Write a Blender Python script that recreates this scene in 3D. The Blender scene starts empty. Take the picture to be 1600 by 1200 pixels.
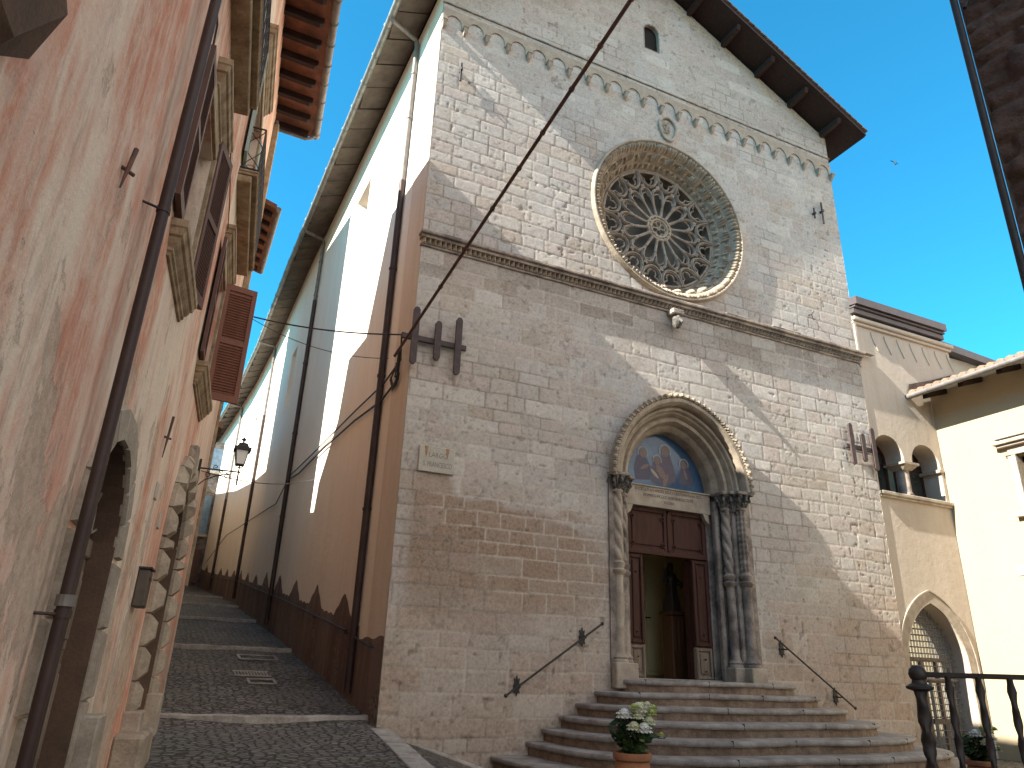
import bpy, math, random
import numpy as np
from mathutils import Vector, Matrix
from mathutils.geometry import tessellate_polygon
random.seed(7)
R = math.radians
SC = bpy.context.scene
COL = SC.collection
# ------------------------------------------------------------------ camera, sky, sun, exposure
CAM_AX = np.array([[105, -2866, 1133.], [2680, 546, 1133.]])
_Z = CAM_AX[0] / np.linalg.norm(CAM_AX[0])
_X = CAM_AX[1] - _Z * (CAM_AX[1] @ _Z); _X /= np.linalg.norm(_X)
_Y = np.cross(_Z, _X)
if _Y[2] < 0: _Y = -_Y
EYE = (0.0, -10.5, 1.6)
cam = bpy.data.objects.new('camera', bpy.data.cameras.new('camera'))
cam.data.sensor_width = 36; cam.data.lens = 36 * 1133 / 1600.
cam.data.clip_start = .05; cam.data.clip_end = 2000
rt = Vector((_X[0], _Y[0], _Z[0])); dn = Vector((_X[1], _Y[1], _Z[1])); fw = Vector((_X[2], _Y[2], _Z[2]))
mw = Matrix.Identity(4)
for i in range(3):
    mw[i][0] = rt[i]; mw[i][1] = -dn[i]; mw[i][2] = -fw[i]; mw[i][3] = EYE[i]
cam.matrix_world = mw
COL.objects.link(cam); SC.camera = cam
SUN = Vector((-8.2, -.86, 6.05)).normalized()          # towards the sun
world = bpy.data.worlds.new('World'); SC.world = world; world.use_nodes = True
wn = world.node_tree.nodes; wl = world.node_tree.links
for n in list(wn): wn.remove(n)
sky = wn.new('ShaderNodeTexSky'); sky.sky_type = 'NISHITA'; sky.sun_disc = False
sky.sun_elevation = math.asin(SUN.z); sky.sun_rotation = math.atan2(SUN.x, SUN.y) % (2 * math.pi)
sky.altitude = 700; sky.air_density = 1.0; sky.dust_density = .3; sky.ozone_density = 1.0
bg = wn.new('ShaderNodeBackground'); bg.inputs['Strength'].default_value = .15
wo = wn.new('ShaderNodeOutputWorld')
tint = wn.new('ShaderNodeMix'); tint.data_type = 'RGBA'; tint.blend_type = 'MULTIPLY'; tint.inputs[0].default_value = 1
tint.inputs[7].default_value = (.105, .59, .68, 1); wl.new(sky.outputs[0], tint.inputs[6])        # deep polarised azure
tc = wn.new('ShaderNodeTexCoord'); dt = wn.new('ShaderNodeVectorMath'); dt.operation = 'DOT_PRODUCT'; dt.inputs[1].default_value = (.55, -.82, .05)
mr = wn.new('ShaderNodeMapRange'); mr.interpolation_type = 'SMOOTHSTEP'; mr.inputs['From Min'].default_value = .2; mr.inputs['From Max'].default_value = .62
hz = wn.new('ShaderNodeMix'); hz.data_type = 'RGBA'; hz.inputs[7].default_value = (3.2, 3.08, 3.0, 1)      # bright white cloud added to the unseen sky behind the camera, lifts the shade
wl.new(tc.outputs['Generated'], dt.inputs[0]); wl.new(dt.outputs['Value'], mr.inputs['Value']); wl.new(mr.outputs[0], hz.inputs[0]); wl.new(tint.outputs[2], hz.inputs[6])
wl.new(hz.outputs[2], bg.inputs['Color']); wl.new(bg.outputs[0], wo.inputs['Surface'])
sun = bpy.data.objects.new('sun', bpy.data.lights.new('sun', 'SUN'))
sun.data.energy = 4.6; sun.data.angle = R(.5); sun.data.color = (1, .95, .86)
sun.rotation_euler = SUN.to_track_quat('Z', 'Y').to_euler()
COL.objects.link(sun)
SC.view_settings.view_transform = 'Standard'; SC.view_settings.look = 'None'
SC.view_settings.exposure = 1.85; SC.view_settings.gamma = 1
SC.cycles.max_bounces = 8; SC.cycles.diffuse_bounces = 5

# ------------------------------------------------------------------ materials
def lin(r, g, b):
    f = lambda v: ((v / 255 + .055) / 1.055) ** 2.4 if v > 10 else v / 255 / 12.92
    return (f(r), f(g), f(b), 1)
class NT:
    def __init__(s, name):
        s.m = bpy.data.materials.new(name); s.m.use_nodes = True
        s.t = s.m.node_tree; s.n = s.t.nodes; s.l = s.t.links
        s.p = s.n['Principled BSDF']
    def new(s, k, **kw):
        n = s.n.new(k)
        for a, v in kw.items(): setattr(n, a, v)
        return n
    def pos(s, scale=(1, 1, 1), world=True):
        if world: o = s.new('ShaderNodeNewGeometry').outputs['Position']
        else: o = s.new('ShaderNodeTexCoord').outputs['Object']
        mp = s.new('ShaderNodeMapping'); mp.inputs['Scale'].default_value = scale
        s.l.new(o, mp.inputs['Vector']); return mp.outputs[0]
    def noise(s, vec, sc, det=4, rough=.6, dist=0):
        n = s.new('ShaderNodeTexNoise'); n.inputs['Scale'].default_value = sc; n.inputs['Detail'].default_value = det
        n.inputs['Roughness'].default_value = rough; n.inputs['Distortion'].default_value = dist
        s.l.new(vec, n.inputs['Vector']); return n.outputs['Fac']
    def ramp(s, fac, a, b):
        n = s.new('ShaderNodeMapRange'); n.inputs['From Min'].default_value = a; n.inputs['From Max'].default_value = b
        s.l.new(fac, n.inputs['Value']); return n.outputs[0]
    def mix(s, fac, a, b, mode='MIX'):
        n = s.new('ShaderNodeMix', data_type='RGBA', blend_type=mode)
        for v, k in ((fac, 0), (a, 6), (b, 7)):
            if isinstance(v, (int, float)): n.inputs[k].default_value = v
            elif isinstance(v, tuple): n.inputs[k].default_value = v
            else: s.l.new(v, n.inputs[k])
        return n.outputs[2]
    def math(s, op, a, b=0.):
        n = s.new('ShaderNodeMath', operation=op)
        for v, k in ((a, 0), (b, 1)):
            if isinstance(v, (int, float)): n.inputs[k].default_value = v
            else: s.l.new(v, n.inputs[k])
        return n.outputs[0]
    def bump(s, h, strength=.5, dist=.01, prev=None):
        n = s.new('ShaderNodeBump'); n.inputs['Strength'].default_value = strength; n.inputs['Distance'].default_value = dist
        s.l.new(h, n.inputs['Height'])
        if prev is not None: s.l.new(prev, n.inputs['Normal'])
        return n.outputs[0]
    def end(s, col, rough=.9, nrm=None, metal=0, spec=.3):
        if isinstance(col, tuple): s.p.inputs['Base Color'].default_value = col
        else: s.l.new(col, s.p.inputs['Base Color'])
        if isinstance(rough, (int, float)): s.p.inputs['Roughness'].default_value = rough
        else: s.l.new(rough, s.p.inputs['Roughness'])
        s.p.inputs['Metallic'].default_value = metal
        s.p.inputs['Specular IOR Level'].default_value = spec
        if nrm is not None: s.l.new(nrm, s.p.inputs['Normal'])
        return s.m
def simple(name, c1, c2, sc=8, rough=.85, bump=.3, bd=.005, stretch=(1, 1, 1), metal=0, spec=.3, world=False, lo=.35, hi=.65, fine=60):
    s = NT(name); v = s.pos(stretch, world)
    f = s.ramp(s.noise(v, sc, 6, .65), lo, hi)
    c = s.mix(f, c1, c2)
    g = s.noise(v, fine, 3, .6)
    c = s.mix(s.math('MULTIPLY', s.ramp(g, .3, .7), .25), c, (0.02, .015, .01, 1), 'MIX') if spec < .5 and not metal else c
    h = s.math('ADD', s.noise(v, sc * 2.5, 5, .65), s.math('MULTIPLY', g, .5))
    return s.end(c, rough, s.bump(h, bump, bd), metal, spec)
def plaster(name, base, pale, dark, patch=None, streak=.6, patch_amt=.62, top=None):
    s = NT(name)
    v = s.pos((1, 1, .28)); w = s.pos()
    big = s.ramp(s.noise(v, .9, 6, .65, .6), .35, .65)
    c = s.mix(big, base, pale)
    st = s.ramp(s.noise(s.pos((3.5, 3.5, .25)), 1.3, 6, .7), .46, .72)
    c = s.mix(s.math('MULTIPLY', st, streak), c, dark)
    md = s.ramp(s.noise(w, 4.5, 8, .75, .4), .5, .6)
    c = s.mix(s.math('MULTIPLY', md, .35), c, pale)
    fi = s.ramp(s.noise(w, 26, 5, .7), .56, .74)
    c = s.mix(s.math('MULTIPLY', fi, .3), c, dark)
    h = s.math('ADD', s.noise(w, 5, 8, .7), s.math('MULTIPLY', s.noise(w, 45, 4, .7), .3))
    if patch:
        pm = s.ramp(s.noise(s.pos((1, 1, .7)), 1.5, 9, .7, .8), patch_amt, patch_amt + .03)
        if top is not None:     # wear is worst low on the wall
            z = s.new('ShaderNodeSeparateXYZ'); s.l.new(w, z.inputs[0])
            hz = s.math('MULTIPLY', s.ramp(z.outputs[2], top, top - 2.5), .16)
            pm = s.ramp(s.math('ADD', s.noise(s.pos((1, 1, .7)), 1.5, 9, .7, .8), hz), patch_amt, patch_amt + .04)
        pc = s.mix(s.ramp(s.noise(w, 14, 5, .7), .4, .6), patch, dark)
        c = s.mix(s.math('MULTIPLY', pm, .85), c, pc)
        h = s.math('SUBTRACT', h, s.math('MULTIPLY', pm, .5))
    return s.end(c, .93, s.bump(h, .7, .02), 0, .15)

def mk_facade():
    s = NT('facade_stone')
    a = s.new('ShaderNodeAttribute', attribute_name='Col')
    w = s.pos()
    n1 = s.noise(w, 22, 8, .75); n2 = s.noise(w, 90, 4, .7)
    c = s.mix(s.math('MULTIPLY', s.ramp(n1, .42, .72), .45), a.outputs['Color'], (.50, .45, .38, 1))
    c = s.mix(s.math('MULTIPLY', s.ramp(n1, .52, .30), .5), c, (.13, .10, .08, 1))
    pit = s.ramp(s.noise(w, 38, 5, .7), .60, .70)
    c = s.mix(s.math('MULTIPLY', pit, .5), c, (.10, .08, .06, 1))
    h = s.math('SUBTRACT', s.math('ADD', n1, s.math('MULTIPLY', n2, .4)), pit)
    return s.end(c, .95, s.bump(h, .35, .005), 0, .1)
def mk_pink():
    s = NT('pink_plaster'); w = s.pos(); v = s.pos((1, 1, .22)); vv = s.pos((2.2, 2.2, .3))
    red = (.60, .22, .13, 1); pinkc = (.70, .40, .30, 1); beige = (.80, .66, .52, 1); grey = (.56, .48, .40, 1)
    a = s.ramp(s.noise(v, .8, 7, .68), .38, .52); c = s.mix(a, pinkc, beige)
    b = s.ramp(s.noise(s.pos((1.3, 1.3, .35)), .9, 5, .65), .46, .57); c = s.mix(s.math('MULTIPLY', b, .85), c, red)
    bl = s.ramp(s.noise(s.pos((1, 1, .7)), 3.3, 8, .75), .50, .62); c = s.mix(s.math('MULTIPLY', bl, .55), c, beige)
    sm = s.ramp(s.noise(s.pos((1.6, 1.6, .5)), 1.4, 8, .75), .56, .66); c = s.mix(s.math('MULTIPLY', sm, .45), c, (.30, .235, .19, 1))
    g = s.ramp(s.noise(vv, 1.6, 6, .7), .52, .72); c = s.mix(s.math('MULTIPLY', g, .45), c, grey)
    f = s.ramp(s.noise(s.pos((5, 5, .8)), 3.2, 6, .75), .45, .65); c = s.mix(s.math('MULTIPLY', f, .5), c, beige)
    d = s.ramp(s.noise(s.pos((3, 3, .45)), 2.6, 7, .75), .55, .68); c = s.mix(s.math('MULTIPLY', d, .5), c, (.34, .22, .16, 1))
    z = s.new('ShaderNodeSeparateXYZ'); s.l.new(w, z.inputs[0]); low = s.ramp(z.outputs[2], 3.6, 1.6)
    p = s.ramp(s.math('ADD', s.noise(s.pos((1, 1, .6)), 2.0, 9, .72), s.math('MULTIPLY', low, .12)), .60, .635)
    pc = s.mix(s.ramp(s.noise(w, 12, 5, .7), .4, .6), (.60, .48, .36, 1), (.42, .33, .25, 1)); c = s.mix(s.math('MULTIPLY', p, .8), c, pc)
    p2 = s.ramp(s.math('ADD', s.noise(s.pos((1.4, 1.4, 1.0)), 3.4, 8, .75), s.math('MULTIPLY', low, .07)), .71, .73); c = s.mix(s.math('MULTIPLY', p2, .7), c, (.48, .17, .07, 1))
    sp = s.ramp(s.noise(w, 21, 3, .6), .73, .76); c = s.mix(s.math('MULTIPLY', sp, .6), c, (.12, .09, .07, 1))
    h = s.math('SUBTRACT', s.math('ADD', s.noise(w, 6, 8, .7), s.math('MULTIPLY', s.noise(w, 50, 4, .7), .25)), s.math('MULTIPLY', s.math('ADD', p, p2), .35))
    return s.end(c, .93, s.bump(h, .7, .018), 0, .15)
M = {}
M['facade'] = mk_facade()
M['wallstone'] = simple('ashlar_trim', (.46, .38, .30, 1), (.34, .28, .22, 1), 5, .92, .4, .006, fine=50, world=True)
M['carved'] = simple('carved_stone', (.48, .40, .30, 1), (.31, .25, .19, 1), 5, .92, .8, .012, fine=45, world=True)
M['carved_pale'] = simple('pale_stone', (.50, .43, .34, 1), (.33, .27, .21, 1), 4, .9, .7, .01, fine=50, world=True)
M['carved_grey'] = simple('weathered_stone', (.40, .335, .28, 1), (.17, .14, .12, 1), 3.2, .9, .8, .012, fine=40, world=True, lo=.4, hi=.6)
M['capital'] = simple('lichened_stone', (.25, .23, .20, 1), (.06, .055, .05, 1), 11, .92, 1, .02, fine=60, world=True)
M['cream'] = plaster('cream_plaster', (.76, .67, .56, 1), (.81, .74, .64, 1), (.64, .52, .41, 1), (.52, .42, .32, 1), .22, .72)
M['wing'] = plaster('wing_plaster', (.46, .39, .315, 1), (.52, .45, .37, 1), (.36, .29, .22, 1), None, .35)
M['white'] = plaster('white_plaster', (.40, .325, .215, 1), (.43, .35, .235, 1), (.37, .30, .19, 1), None, .15)
M['pink'] = mk_pink()
M['peach'] = plaster('peach_plaster', (.64, .53, .42, 1), (.70, .60, .49, 1), (.46, .34, .25, 1), (.5, .4, .3, 1), .35, .7)
M['reveal'] = simple('brown_reveal', (.17, .10, .065, 1), (.10, .065, .045, 1), 3, .9, .5, .008, world=True)
M['ochre'] = plaster('ochre_plaster', (.50, .38, .26, 1), (.56, .45, .33, 1), (.30, .22, .16, 1), (.35, .28, .22, 1), .5, .6)
M['dado'] = plaster('dark_dado', (.15, .095, .08, 1), (.22, .165, .14, 1), (.075, .05, .045, 1), (.27, .22, .19, 1), .6, .57)
M['rubble'] = simple('rubble_stone', (.13, .085, .068, 1), (.065, .045, .038, 1), 5, .95, .7, .04, fine=18, world=True)
M['greyrubble'] = simple('grey_rubble', (.22, .20, .18, 1), (.08, .07, .07, 1), 3, .95, 1, .06, fine=12, world=True)
M['sill'] = simple('sill_stone', (.48, .37, .24, 1), (.25, .17, .10, 1), 7, .85, .5, .006, stretch=(1, 1, 1), fine=50)
M['step'] = simple('step_stone', (.42, .385, .35, 1), (.22, .19, .17, 1), 4, .7, .6, .01, fine=45, world=True)
M['riser'] = simple('riser_stone', (.34, .25, .18, 1), (.17, .12, .09, 1), 6, .9, .9, .02, fine=30, world=True)
M['kerb'] = simple('kerb_stone', (.50, .46, .41, 1), (.28, .25, .22, 1), 5, .85, .6, .01, fine=40, world=True)
M['iron'] = simple('dark_iron', (.035, .028, .026, 1), (.016, .013, .012, 1), 12, .6, .4, .002, spec=.5, fine=80)
M['anchor'] = simple('brown_painted_iron', (.075, .048, .045, 1), (.04, .028, .026, 1), 9, .7, .4, .003, spec=.5, fine=80)
M['rust'] = simple('rusty_metal', (.13, .06, .04, 1), (.05, .03, .025, 1), 9, .75, .4, .003, spec=.5, fine=80)
M['pipe'] = simple('brown_pipe', (.040, .022, .020, 1), (.06, .036, .03, 1), 3, .5, .1, .002, spec=.3)
M['zinc'] = simple('grey_metal', (.24, .22, .20, 1), (.15, .135, .125, 1), 6, .6, .2, .003, metal=.4)
M['gutter'] = simple('gutter_metal', (.30, .31, .28, 1), (.16, .17, .16, 1), 5, .55, .2, .003, metal=.4)
M['cable'] = simple('black_cable', (.02, .018, .017, 1), (.03, .025, .022, 1), 5, .6, .1, .001, spec=.5)
M['roofwood'] = simple('dark_roof_timber', (.05, .028, .024, 1), (.028, .017, .016, 1), 4, .8, .5, .008, stretch=(1, 6, 6), spec=.2)
M['door'] = simple('dark_door_wood', (.085, .030, .020, 1), (.045, .018, .013, 1), 3, .6, .3, .003, stretch=(6, 6, .6), spec=.2)
M['oldwood'] = simple('faded_door_wood', (.30, .23, .17, 1), (.16, .11, .08, 1), 4, .8, .5, .004, stretch=(6, 6, .7))
M['shutterred'] = simple('red_brown_shutter', (.26, .095, .055, 1), (.20, .075, .045, 1), 3, .6, .3, .003, stretch=(4, 4, .8), spec=.3)
M['shutter'] = simple('brown_shutter', (.11, .045, .032, 1), (.075, .033, .026, 1), 3, .6, .3, .003, stretch=(4, 4, .8), spec=.5)
M['greenwood'] = simple('pale_green_shutter', (.36, .45, .40, 1), (.26, .34, .31, 1), 3, .6, .2, .003, spec=.5)
M['bluewood'] = simple('blue_shutter', (.16, .24, .33, 1), (.10, .16, .22, 1), 5, .7, .3, .003, spec=.5)
M['terra'] = simple('terracotta', (.42, .17, .085, 1), (.28, .12, .07, 1), 5, .85, .4, .006)
M['soffit'] = simple('brick_soffit', (.25, .105, .065, 1), (.14, .065, .042, 1), 6, .9, .5, .01, world=True)
M['slab'] = simple('slate_soffit', (.19, .155, .125, 1), (.11, .09, .075, 1), 3, .9, .6, .01, world=True)
M['tile'] = simple('roof_tile', (.34, .24, .16, 1), (.22, .155, .11, 1), 7, .9, .4, .006, world=True)
M['tileold'] = simple('old_roof_tile', (.24, .16, .12, 1), (.13, .10, .08, 1), 6, .9, .5, .008, world=True)
M['darkmetal'] = simple('dark_fascia', (.07, .055, .055, 1), (.10, .08, .08, 1), 3, .45, .1, .002, spec=.5)
M['black'] = simple('dark_interior', (.012, .01, .009, 1), (.02, .016, .014, 1), 3, .9, 0, .001)
M['glass'] = simple('dark_glass', (.035, .04, .036, 1), (.02, .026, .024, 1), 2, .12, 0, .001, spec=.6)
M['tracery'] = simple('tracery_stone', (.40, .335, .27, 1), (.22, .18, .145, 1), 6, .92, .6, .008, fine=60, world=True)
M['roseglass'] = simple('rose_glass', (.07, .072, .062, 1), (.09, .092, .08, 1), 2, .5, .1, .004, spec=.3)
M['interior'] = simple('interior_paint', (.80, .68, .42, 1), (.72, .62, .38, 1), 1, .8, .05, .002)
M['statue'] = simple('dark_bronze', (.02, .013, .009, 1), (.03, .02, .012, 1), 8, .5, .3, .003, spec=.5)
M['confess'] = simple('varnished_wood', (.11, .045, .02, 1), (.07, .03, .014, 1), 3, .4, .1, .002, stretch=(5, 5, .5), spec=.5)
M['leaf'] = simple('leaf', (.05, .10, .025, 1), (.02, .05, .015, 1), 20, .55, .2, .002, spec=.4)
M['petal'] = simple('white_petal', (.82, .82, .70, 1), (.72, .76, .52, 1), 14, .7, .1, .001, spec=.2)
M['petalgreen'] = simple('green_petal', (.62, .68, .30, 1), (.45, .55, .18, 1), 14, .7, .1, .001, spec=.2)
M['petalwhite'] = simple('cool_petal', (.86, .87, .84, 1), (.76, .80, .74, 1), 14, .7, .1, .001, spec=.2)
M['pot'] = simple('terracotta_pot', (.44, .20, .10, 1), (.34, .16, .09, 1), 5, .85, .3, .004)
M['marble'] = simple('plaque_marble', (.56, .52, .44, 1), (.46, .42, .35, 1), 5, .6, .1, .002)
M['letter'] = simple('worn_letter', (.24, .22, .2, 1), (.32, .29, .26, 1), 30, .9, 0, .001)
M['letterlintel'] = simple('lintel_letter', (.14, .11, .09, 1), (.20, .16, .13, 1), 30, .9, 0, .001)
M['ruststain'] = simple('rust_stain', (.34, .16, .06, 1), (.44, .30, .18, 1), 18, .9, 0, .001)
M['brass'] = simple('mailbox_metal', (.10, .08, .055, 1), (.06, .05, .04, 1), 8, .6, .1, .002, spec=.5)
def mk_lampglass():
    s = NT('lamp_glass'); return s.end((.85, .84, .78, 1), .25, None, 0, .5)
M['lampglass'] = mk_lampglass()
s_ = NT('window_glass'); M['skyglass'] = s_.end((.55, .58, .58, 1), .05, None, .75, 1.0)
def mk_glazing():
    s = NT('lunette_glazing'); s.p.inputs['Transmission Weight'].default_value = 0
    v = s.pos(); n = s.ramp(s.noise(v, 2.4, 5, .6), .35, .65)
    c = s.mix(n, (.04, .085, .17, 1), (.07, .14, .22, 1)); c = s.mix(s.ramp(s.noise(v, 9, 5, .7), .5, .7), c, (.07, .09, .12, 1))
    return s.end(c, .10, None, 0, .5)
M['paintblue'] = mk_glazing()
M['halo'] = simple('halo_paint', (.40, .37, .28, 1), (.30, .28, .22, 1), 20, .3, 0, .001)
M['skin'] = simple('fresco_flesh', (.17, .11, .10, 1), (.22, .15, .13, 1), 20, .3, 0, .001)
M['robe'] = simple('fresco_robe', (.12, .085, .11, 1), (.08, .075, .12, 1), 12, .3, 0, .001)
M['robe2'] = simple('fresco_dark_robe', (.05, .06, .11, 1), (.09, .07, .10, 1), 12, .3, 0, .001)
def mk_cobble():
    s = NT('cobble_paving'); v = s.pos((8.5, 11, 3))
    nv = s.new('ShaderNodeTexNoise'); nv.inputs['Scale'].default_value = 1.1; s.l.new(v, nv.inputs['Vector'])
    dv = s.new('ShaderNodeVectorMath', operation='MULTIPLY_ADD'); dv.inputs[1].default_value = (.9, .9, 0)
    s.l.new(nv.outputs['Color'], dv.inputs[0]); s.l.new(v, dv.inputs[2])
    vo = s.new('ShaderNodeTexVoronoi', feature='DISTANCE_TO_EDGE'); vo.inputs['Scale'].default_value = 1; vo.inputs['Randomness'].default_value = .75
    s.l.new(dv.outputs[0], vo.inputs['Vector'])
    vc = s.new('ShaderNodeTexVoronoi'); vc.inputs['Scale'].default_value = 1; vc.inputs['Randomness'].default_value = .75
    s.l.new(dv.outputs[0], vc.inputs['Vector'])
    e = s.ramp(vo.outputs['Distance'], .02, .16)
    sep = s.new('ShaderNodeSeparateColor'); s.l.new(vc.outputs['Color'], sep.inputs[0])
    c = s.mix(sep.outputs[0], (.115, .105, .10, 1), (.24, .215, .195, 1))
    w = s.pos()
    c = s.mix(s.ramp(s.noise(w, 1.1, 5, .6), .4, .65), c, (.16, .14, .125, 1))
    c = s.mix(e, s.mix(s.ramp(s.noise(w, 2, 4, .6), .5, .6), (.035, .03, .027, 1), (.05, .055, .02, 1)), c)
    h = s.math('ADD', s.math('MULTIPLY', e, 1.), s.math('MULTIPLY', s.noise(w, 40, 4, .7), .25))
    return s.end(c, .75, s.bump(h, .9, .025), 0, .3)
M['cobble'] = mk_cobble()

# ------------------------------------------------------------------ mesh helpers
class MB:
    def __init__(s, xf=None): s.v = []; s.f = []; s.xf = xf
    def add(s, vs, fs):
        b = len(s.v)
        s.v += [tuple(s.xf(*p)) if s.xf else tuple(p) for p in vs]
        s.f += [tuple(i + b for i in f) for f in fs]; return s
    def box(s, x0, x1, y0, y1, z0, z1, ch=0.):
        x0, x1 = min(x0, x1), max(x0, x1); y0, y1 = min(y0, y1), max(y0, y1); z0, z1 = min(z0, z1), max(z0, z1)
        if ch > 0:
            c = min(ch, (x1 - x0) / 2.01, (y1 - y0) / 2.01, (z1 - z0) / 2.01)
            vs = []; idx = {}
            for xi, X in enumerate((x0, x1)):
                for yi, Y in enumerate((y0, y1)):
                    for zi, Z in enumerate((z0, z1)):
                        sx, sy, sz = (c if xi == 0 else -c), (c if yi == 0 else -c), (c if zi == 0 else -c)
                        for k, p in enumerate(((X, Y + sy, Z + sz), (X + sx, Y, Z + sz), (X + sx, Y + sy, Z))):
                            idx[(xi, yi, zi, k)] = len(vs); vs.append(p)
            g = lambda a, b, c_, k: idx[(a, b, c_, k)]
            fs = [[g(i, 0, 0, 0), g(i, 1, 0, 0), g(i, 1, 1, 0), g(i, 0, 1, 0)] for i in (0, 1)]
            fs += [[g(0, i, 0, 1), g(1, i, 0, 1), g(1, i, 1, 1), g(0, i, 1, 1)] for i in (0, 1)]
            fs += [[g(0, 0, i, 2), g(1, 0, i, 2), g(1, 1, i, 2), g(0, 1, i, 2)] for i in (0, 1)]
            for a in (0, 1):
                for b in (0, 1):
                    fs.append([g(a, b, 0, 0), g(a, b, 1, 0), g(a, b, 1, 1), g(a, b, 0, 1)])
                    fs.append([g(a, 0, b, 0), g(a, 1, b, 0), g(a, 1, b, 2), g(a, 0, b, 2)])
                    fs.append([g(0, a, b, 1), g(1, a, b, 1), g(1, a, b, 2), g(0, a, b, 2)])
                    for c_ in (0, 1): fs.append([g(a, b, c_, 0), g(a, b, c_, 1), g(a, b, c_, 2)])
            return s.add(vs, fs)
        vs = [(x0, y0, z0), (x1, y0, z0), (x1, y1, z0), (x0, y1, z0), (x0, y0, z1), (x1, y0, z1), (x1, y1, z1), (x0, y1, z1)]
        return s.add(vs, [(0, 3, 2, 1), (4, 5, 6, 7), (0, 1, 5, 4), (1, 2, 6, 5), (2, 3, 7, 6), (3, 0, 4, 7)])
    def obox(s, c, ax, ay, az):
        c, ax, ay, az = map(Vector, (c, ax, ay, az))
        vs = [c + ax * i + ay * j + az * k for k in (-1, 1) for i, j in ((-1, -1), (1, -1), (1, 1), (-1, 1))]
        return s.add([tuple(v) for v in vs], [(0, 3, 2, 1), (4, 5, 6, 7), (0, 1, 5, 4), (1, 2, 6, 5), (2, 3, 7, 6), (3, 0, 4, 7)])
    def tube(s, pts, r, n=8, closed=False, cap=True):
        P = [Vector(p) for p in pts]; m = len(P); vs = []; rr = r if hasattr(r, '__len__') else [r] * m
        prev = None
        for i in range(m):
            if closed: t = P[(i + 1) % m] - P[i - 1]
            else: t = P[min(i + 1, m - 1)] - P[max(i - 1, 0)]
            t = t.normalized() if t.length > 0 else Vector((0, 0, 1))
            if prev is None:
                a = Vector((0, 0, 1)) if abs(t.z) < .9 else Vector((1, 0, 0)); u = t.cross(a).normalized()
            else:
                u = (prev - t * prev.dot(t)); u = u.normalized() if u.length > 1e-6 else t.orthogonal().normalized()
            prev = u; w = t.cross(u)
            for k in range(n):
                a = 2 * math.pi * k / n; vs.append(tuple(P[i] + (u * math.cos(a) + w * math.sin(a)) * rr[i]))
        fs = []
        for i in range(m if closed else m - 1):
            j = (i + 1) % m
            for k in range(n): fs.append((i * n + k, i * n + (k + 1) % n, j * n + (k + 1) % n, j * n + k))
        if cap and not closed: fs.append(tuple(range(n))[::-1]); fs.append(tuple((m - 1) * n + k for k in range(n)))
        return s.add(vs, fs)
    def lathe(s, prof, c=(0, 0, 0), n=20, fn=None, squash=1.):
        vs = []; m = len(prof)
        for i, (r, z) in enumerate(prof):
            for k in range(n):
                a = 2 * math.pi * k / n; q = r * (fn(a, z, i) if fn else 1)
                vs.append((c[0] + q * math.cos(a), c[1] + q * math.sin(a) * squash, c[2] + z))
        fs = [(i * n + k, i * n + (k + 1) % n, (i + 1) * n + (k + 1) % n, (i + 1) * n + k) for i in range(m - 1) for k in range(n)]
        fs.append(tuple(range(n))[::-1]); fs.append(tuple((m - 1) * n + k for k in range(n)))
        return s.add(vs, fs)
    def prism(s, poly, fn0, fn1):
        """poly: list of 2d points; fn0/fn1 map 2d -> 3d for the two caps"""
        n = len(poly); vs = [fn0(*p) for p in poly] + [fn1(*p) for p in poly]
        tri = tessellate_polygon([[Vector((p[0], p[1], 0)) for p in poly]])
        fs = [tuple(t) for t in tri] + [tuple(i + n for i in t)[::-1] for t in tri]
        fs += [(i, (i + 1) % n, (i + 1) % n + n, i + n) for i in range(n)]
        return s.add(vs, fs)
    def sheet(s, outer, holes, fn, depth=None, fnd=None):
        """tessellated sheet with holes; reveals of given depth via fnd(u,v,d)"""
        loops = [[Vector((p[0], p[1], 0)) for p in l] for l in [outer] + holes]
        flat = [p for l in [outer] + holes for p in l]
        tri = tessellate_polygon(loops)
        s.add([fn(*p) for p in flat], [tuple(t) for t in tri])
        if depth:
            for h, d in zip(holes, depth if hasattr(depth, '__len__') else [depth] * len(holes)):
                n = len(h); s.add([fnd(p[0], p[1], 0) for p in h] + [fnd(p[0], p[1], d) for p in h],
                                  [(i, (i + 1) % n, (i + 1) % n + n, i + n) for i in range(n)])
        return s
    def build(s, name, m, parent=None, smooth=False, label=None, cat=None, group=None, kind=None, bevel=0):
        me = bpy.data.meshes.new(name)
        off = wloc(parent) if parent else Vector((0, 0, 0))
        if not parent and cat:   # top-level mesh: origin at its base centre
            a = np.array(s.v); off = Vector(((a[:, 0].min() + a[:, 0].max()) / 2, (a[:, 1].min() + a[:, 1].max()) / 2, a[:, 2].min()))
        me.from_pydata([(p[0] - off.x, p[1] - off.y, p[2] - off.z) for p in s.v], [], s.f)
        me.materials.append(M[m] if isinstance(m, str) else m)
        me.validate(); me.update()
        if smooth:
            for p in me.polygons: p.use_smooth = True
            try: me.set_sharp_from_angle(angle=R(40))
            except Exception: pass
        o = bpy.data.objects.new(name, me); COL.objects.link(o)
        if parent: o.parent = parent
        else: o.location = off
        if label: o['label'] = label
        if cat: o['category'] = cat
        if group: o['group'] = group
        if kind: o['kind'] = kind
        if bevel:
            b = o.modifiers.new('bevel', 'BEVEL'); b.width = bevel; b.segments = 2; b.limit_method = 'ANGLE'
        return o
def wloc(o):
    v = Vector((0, 0, 0))
    while o: v = v + o.location; o = o.parent
    return v
def thing(name, label, cat, loc, group=None):
    o = bpy.data.objects.new(name, None); COL.objects.link(o); o.location = loc
    o.empty_display_size = .3; o['label'] = label; o['category'] = cat
    if group: o['group'] = group
    return o
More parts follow.
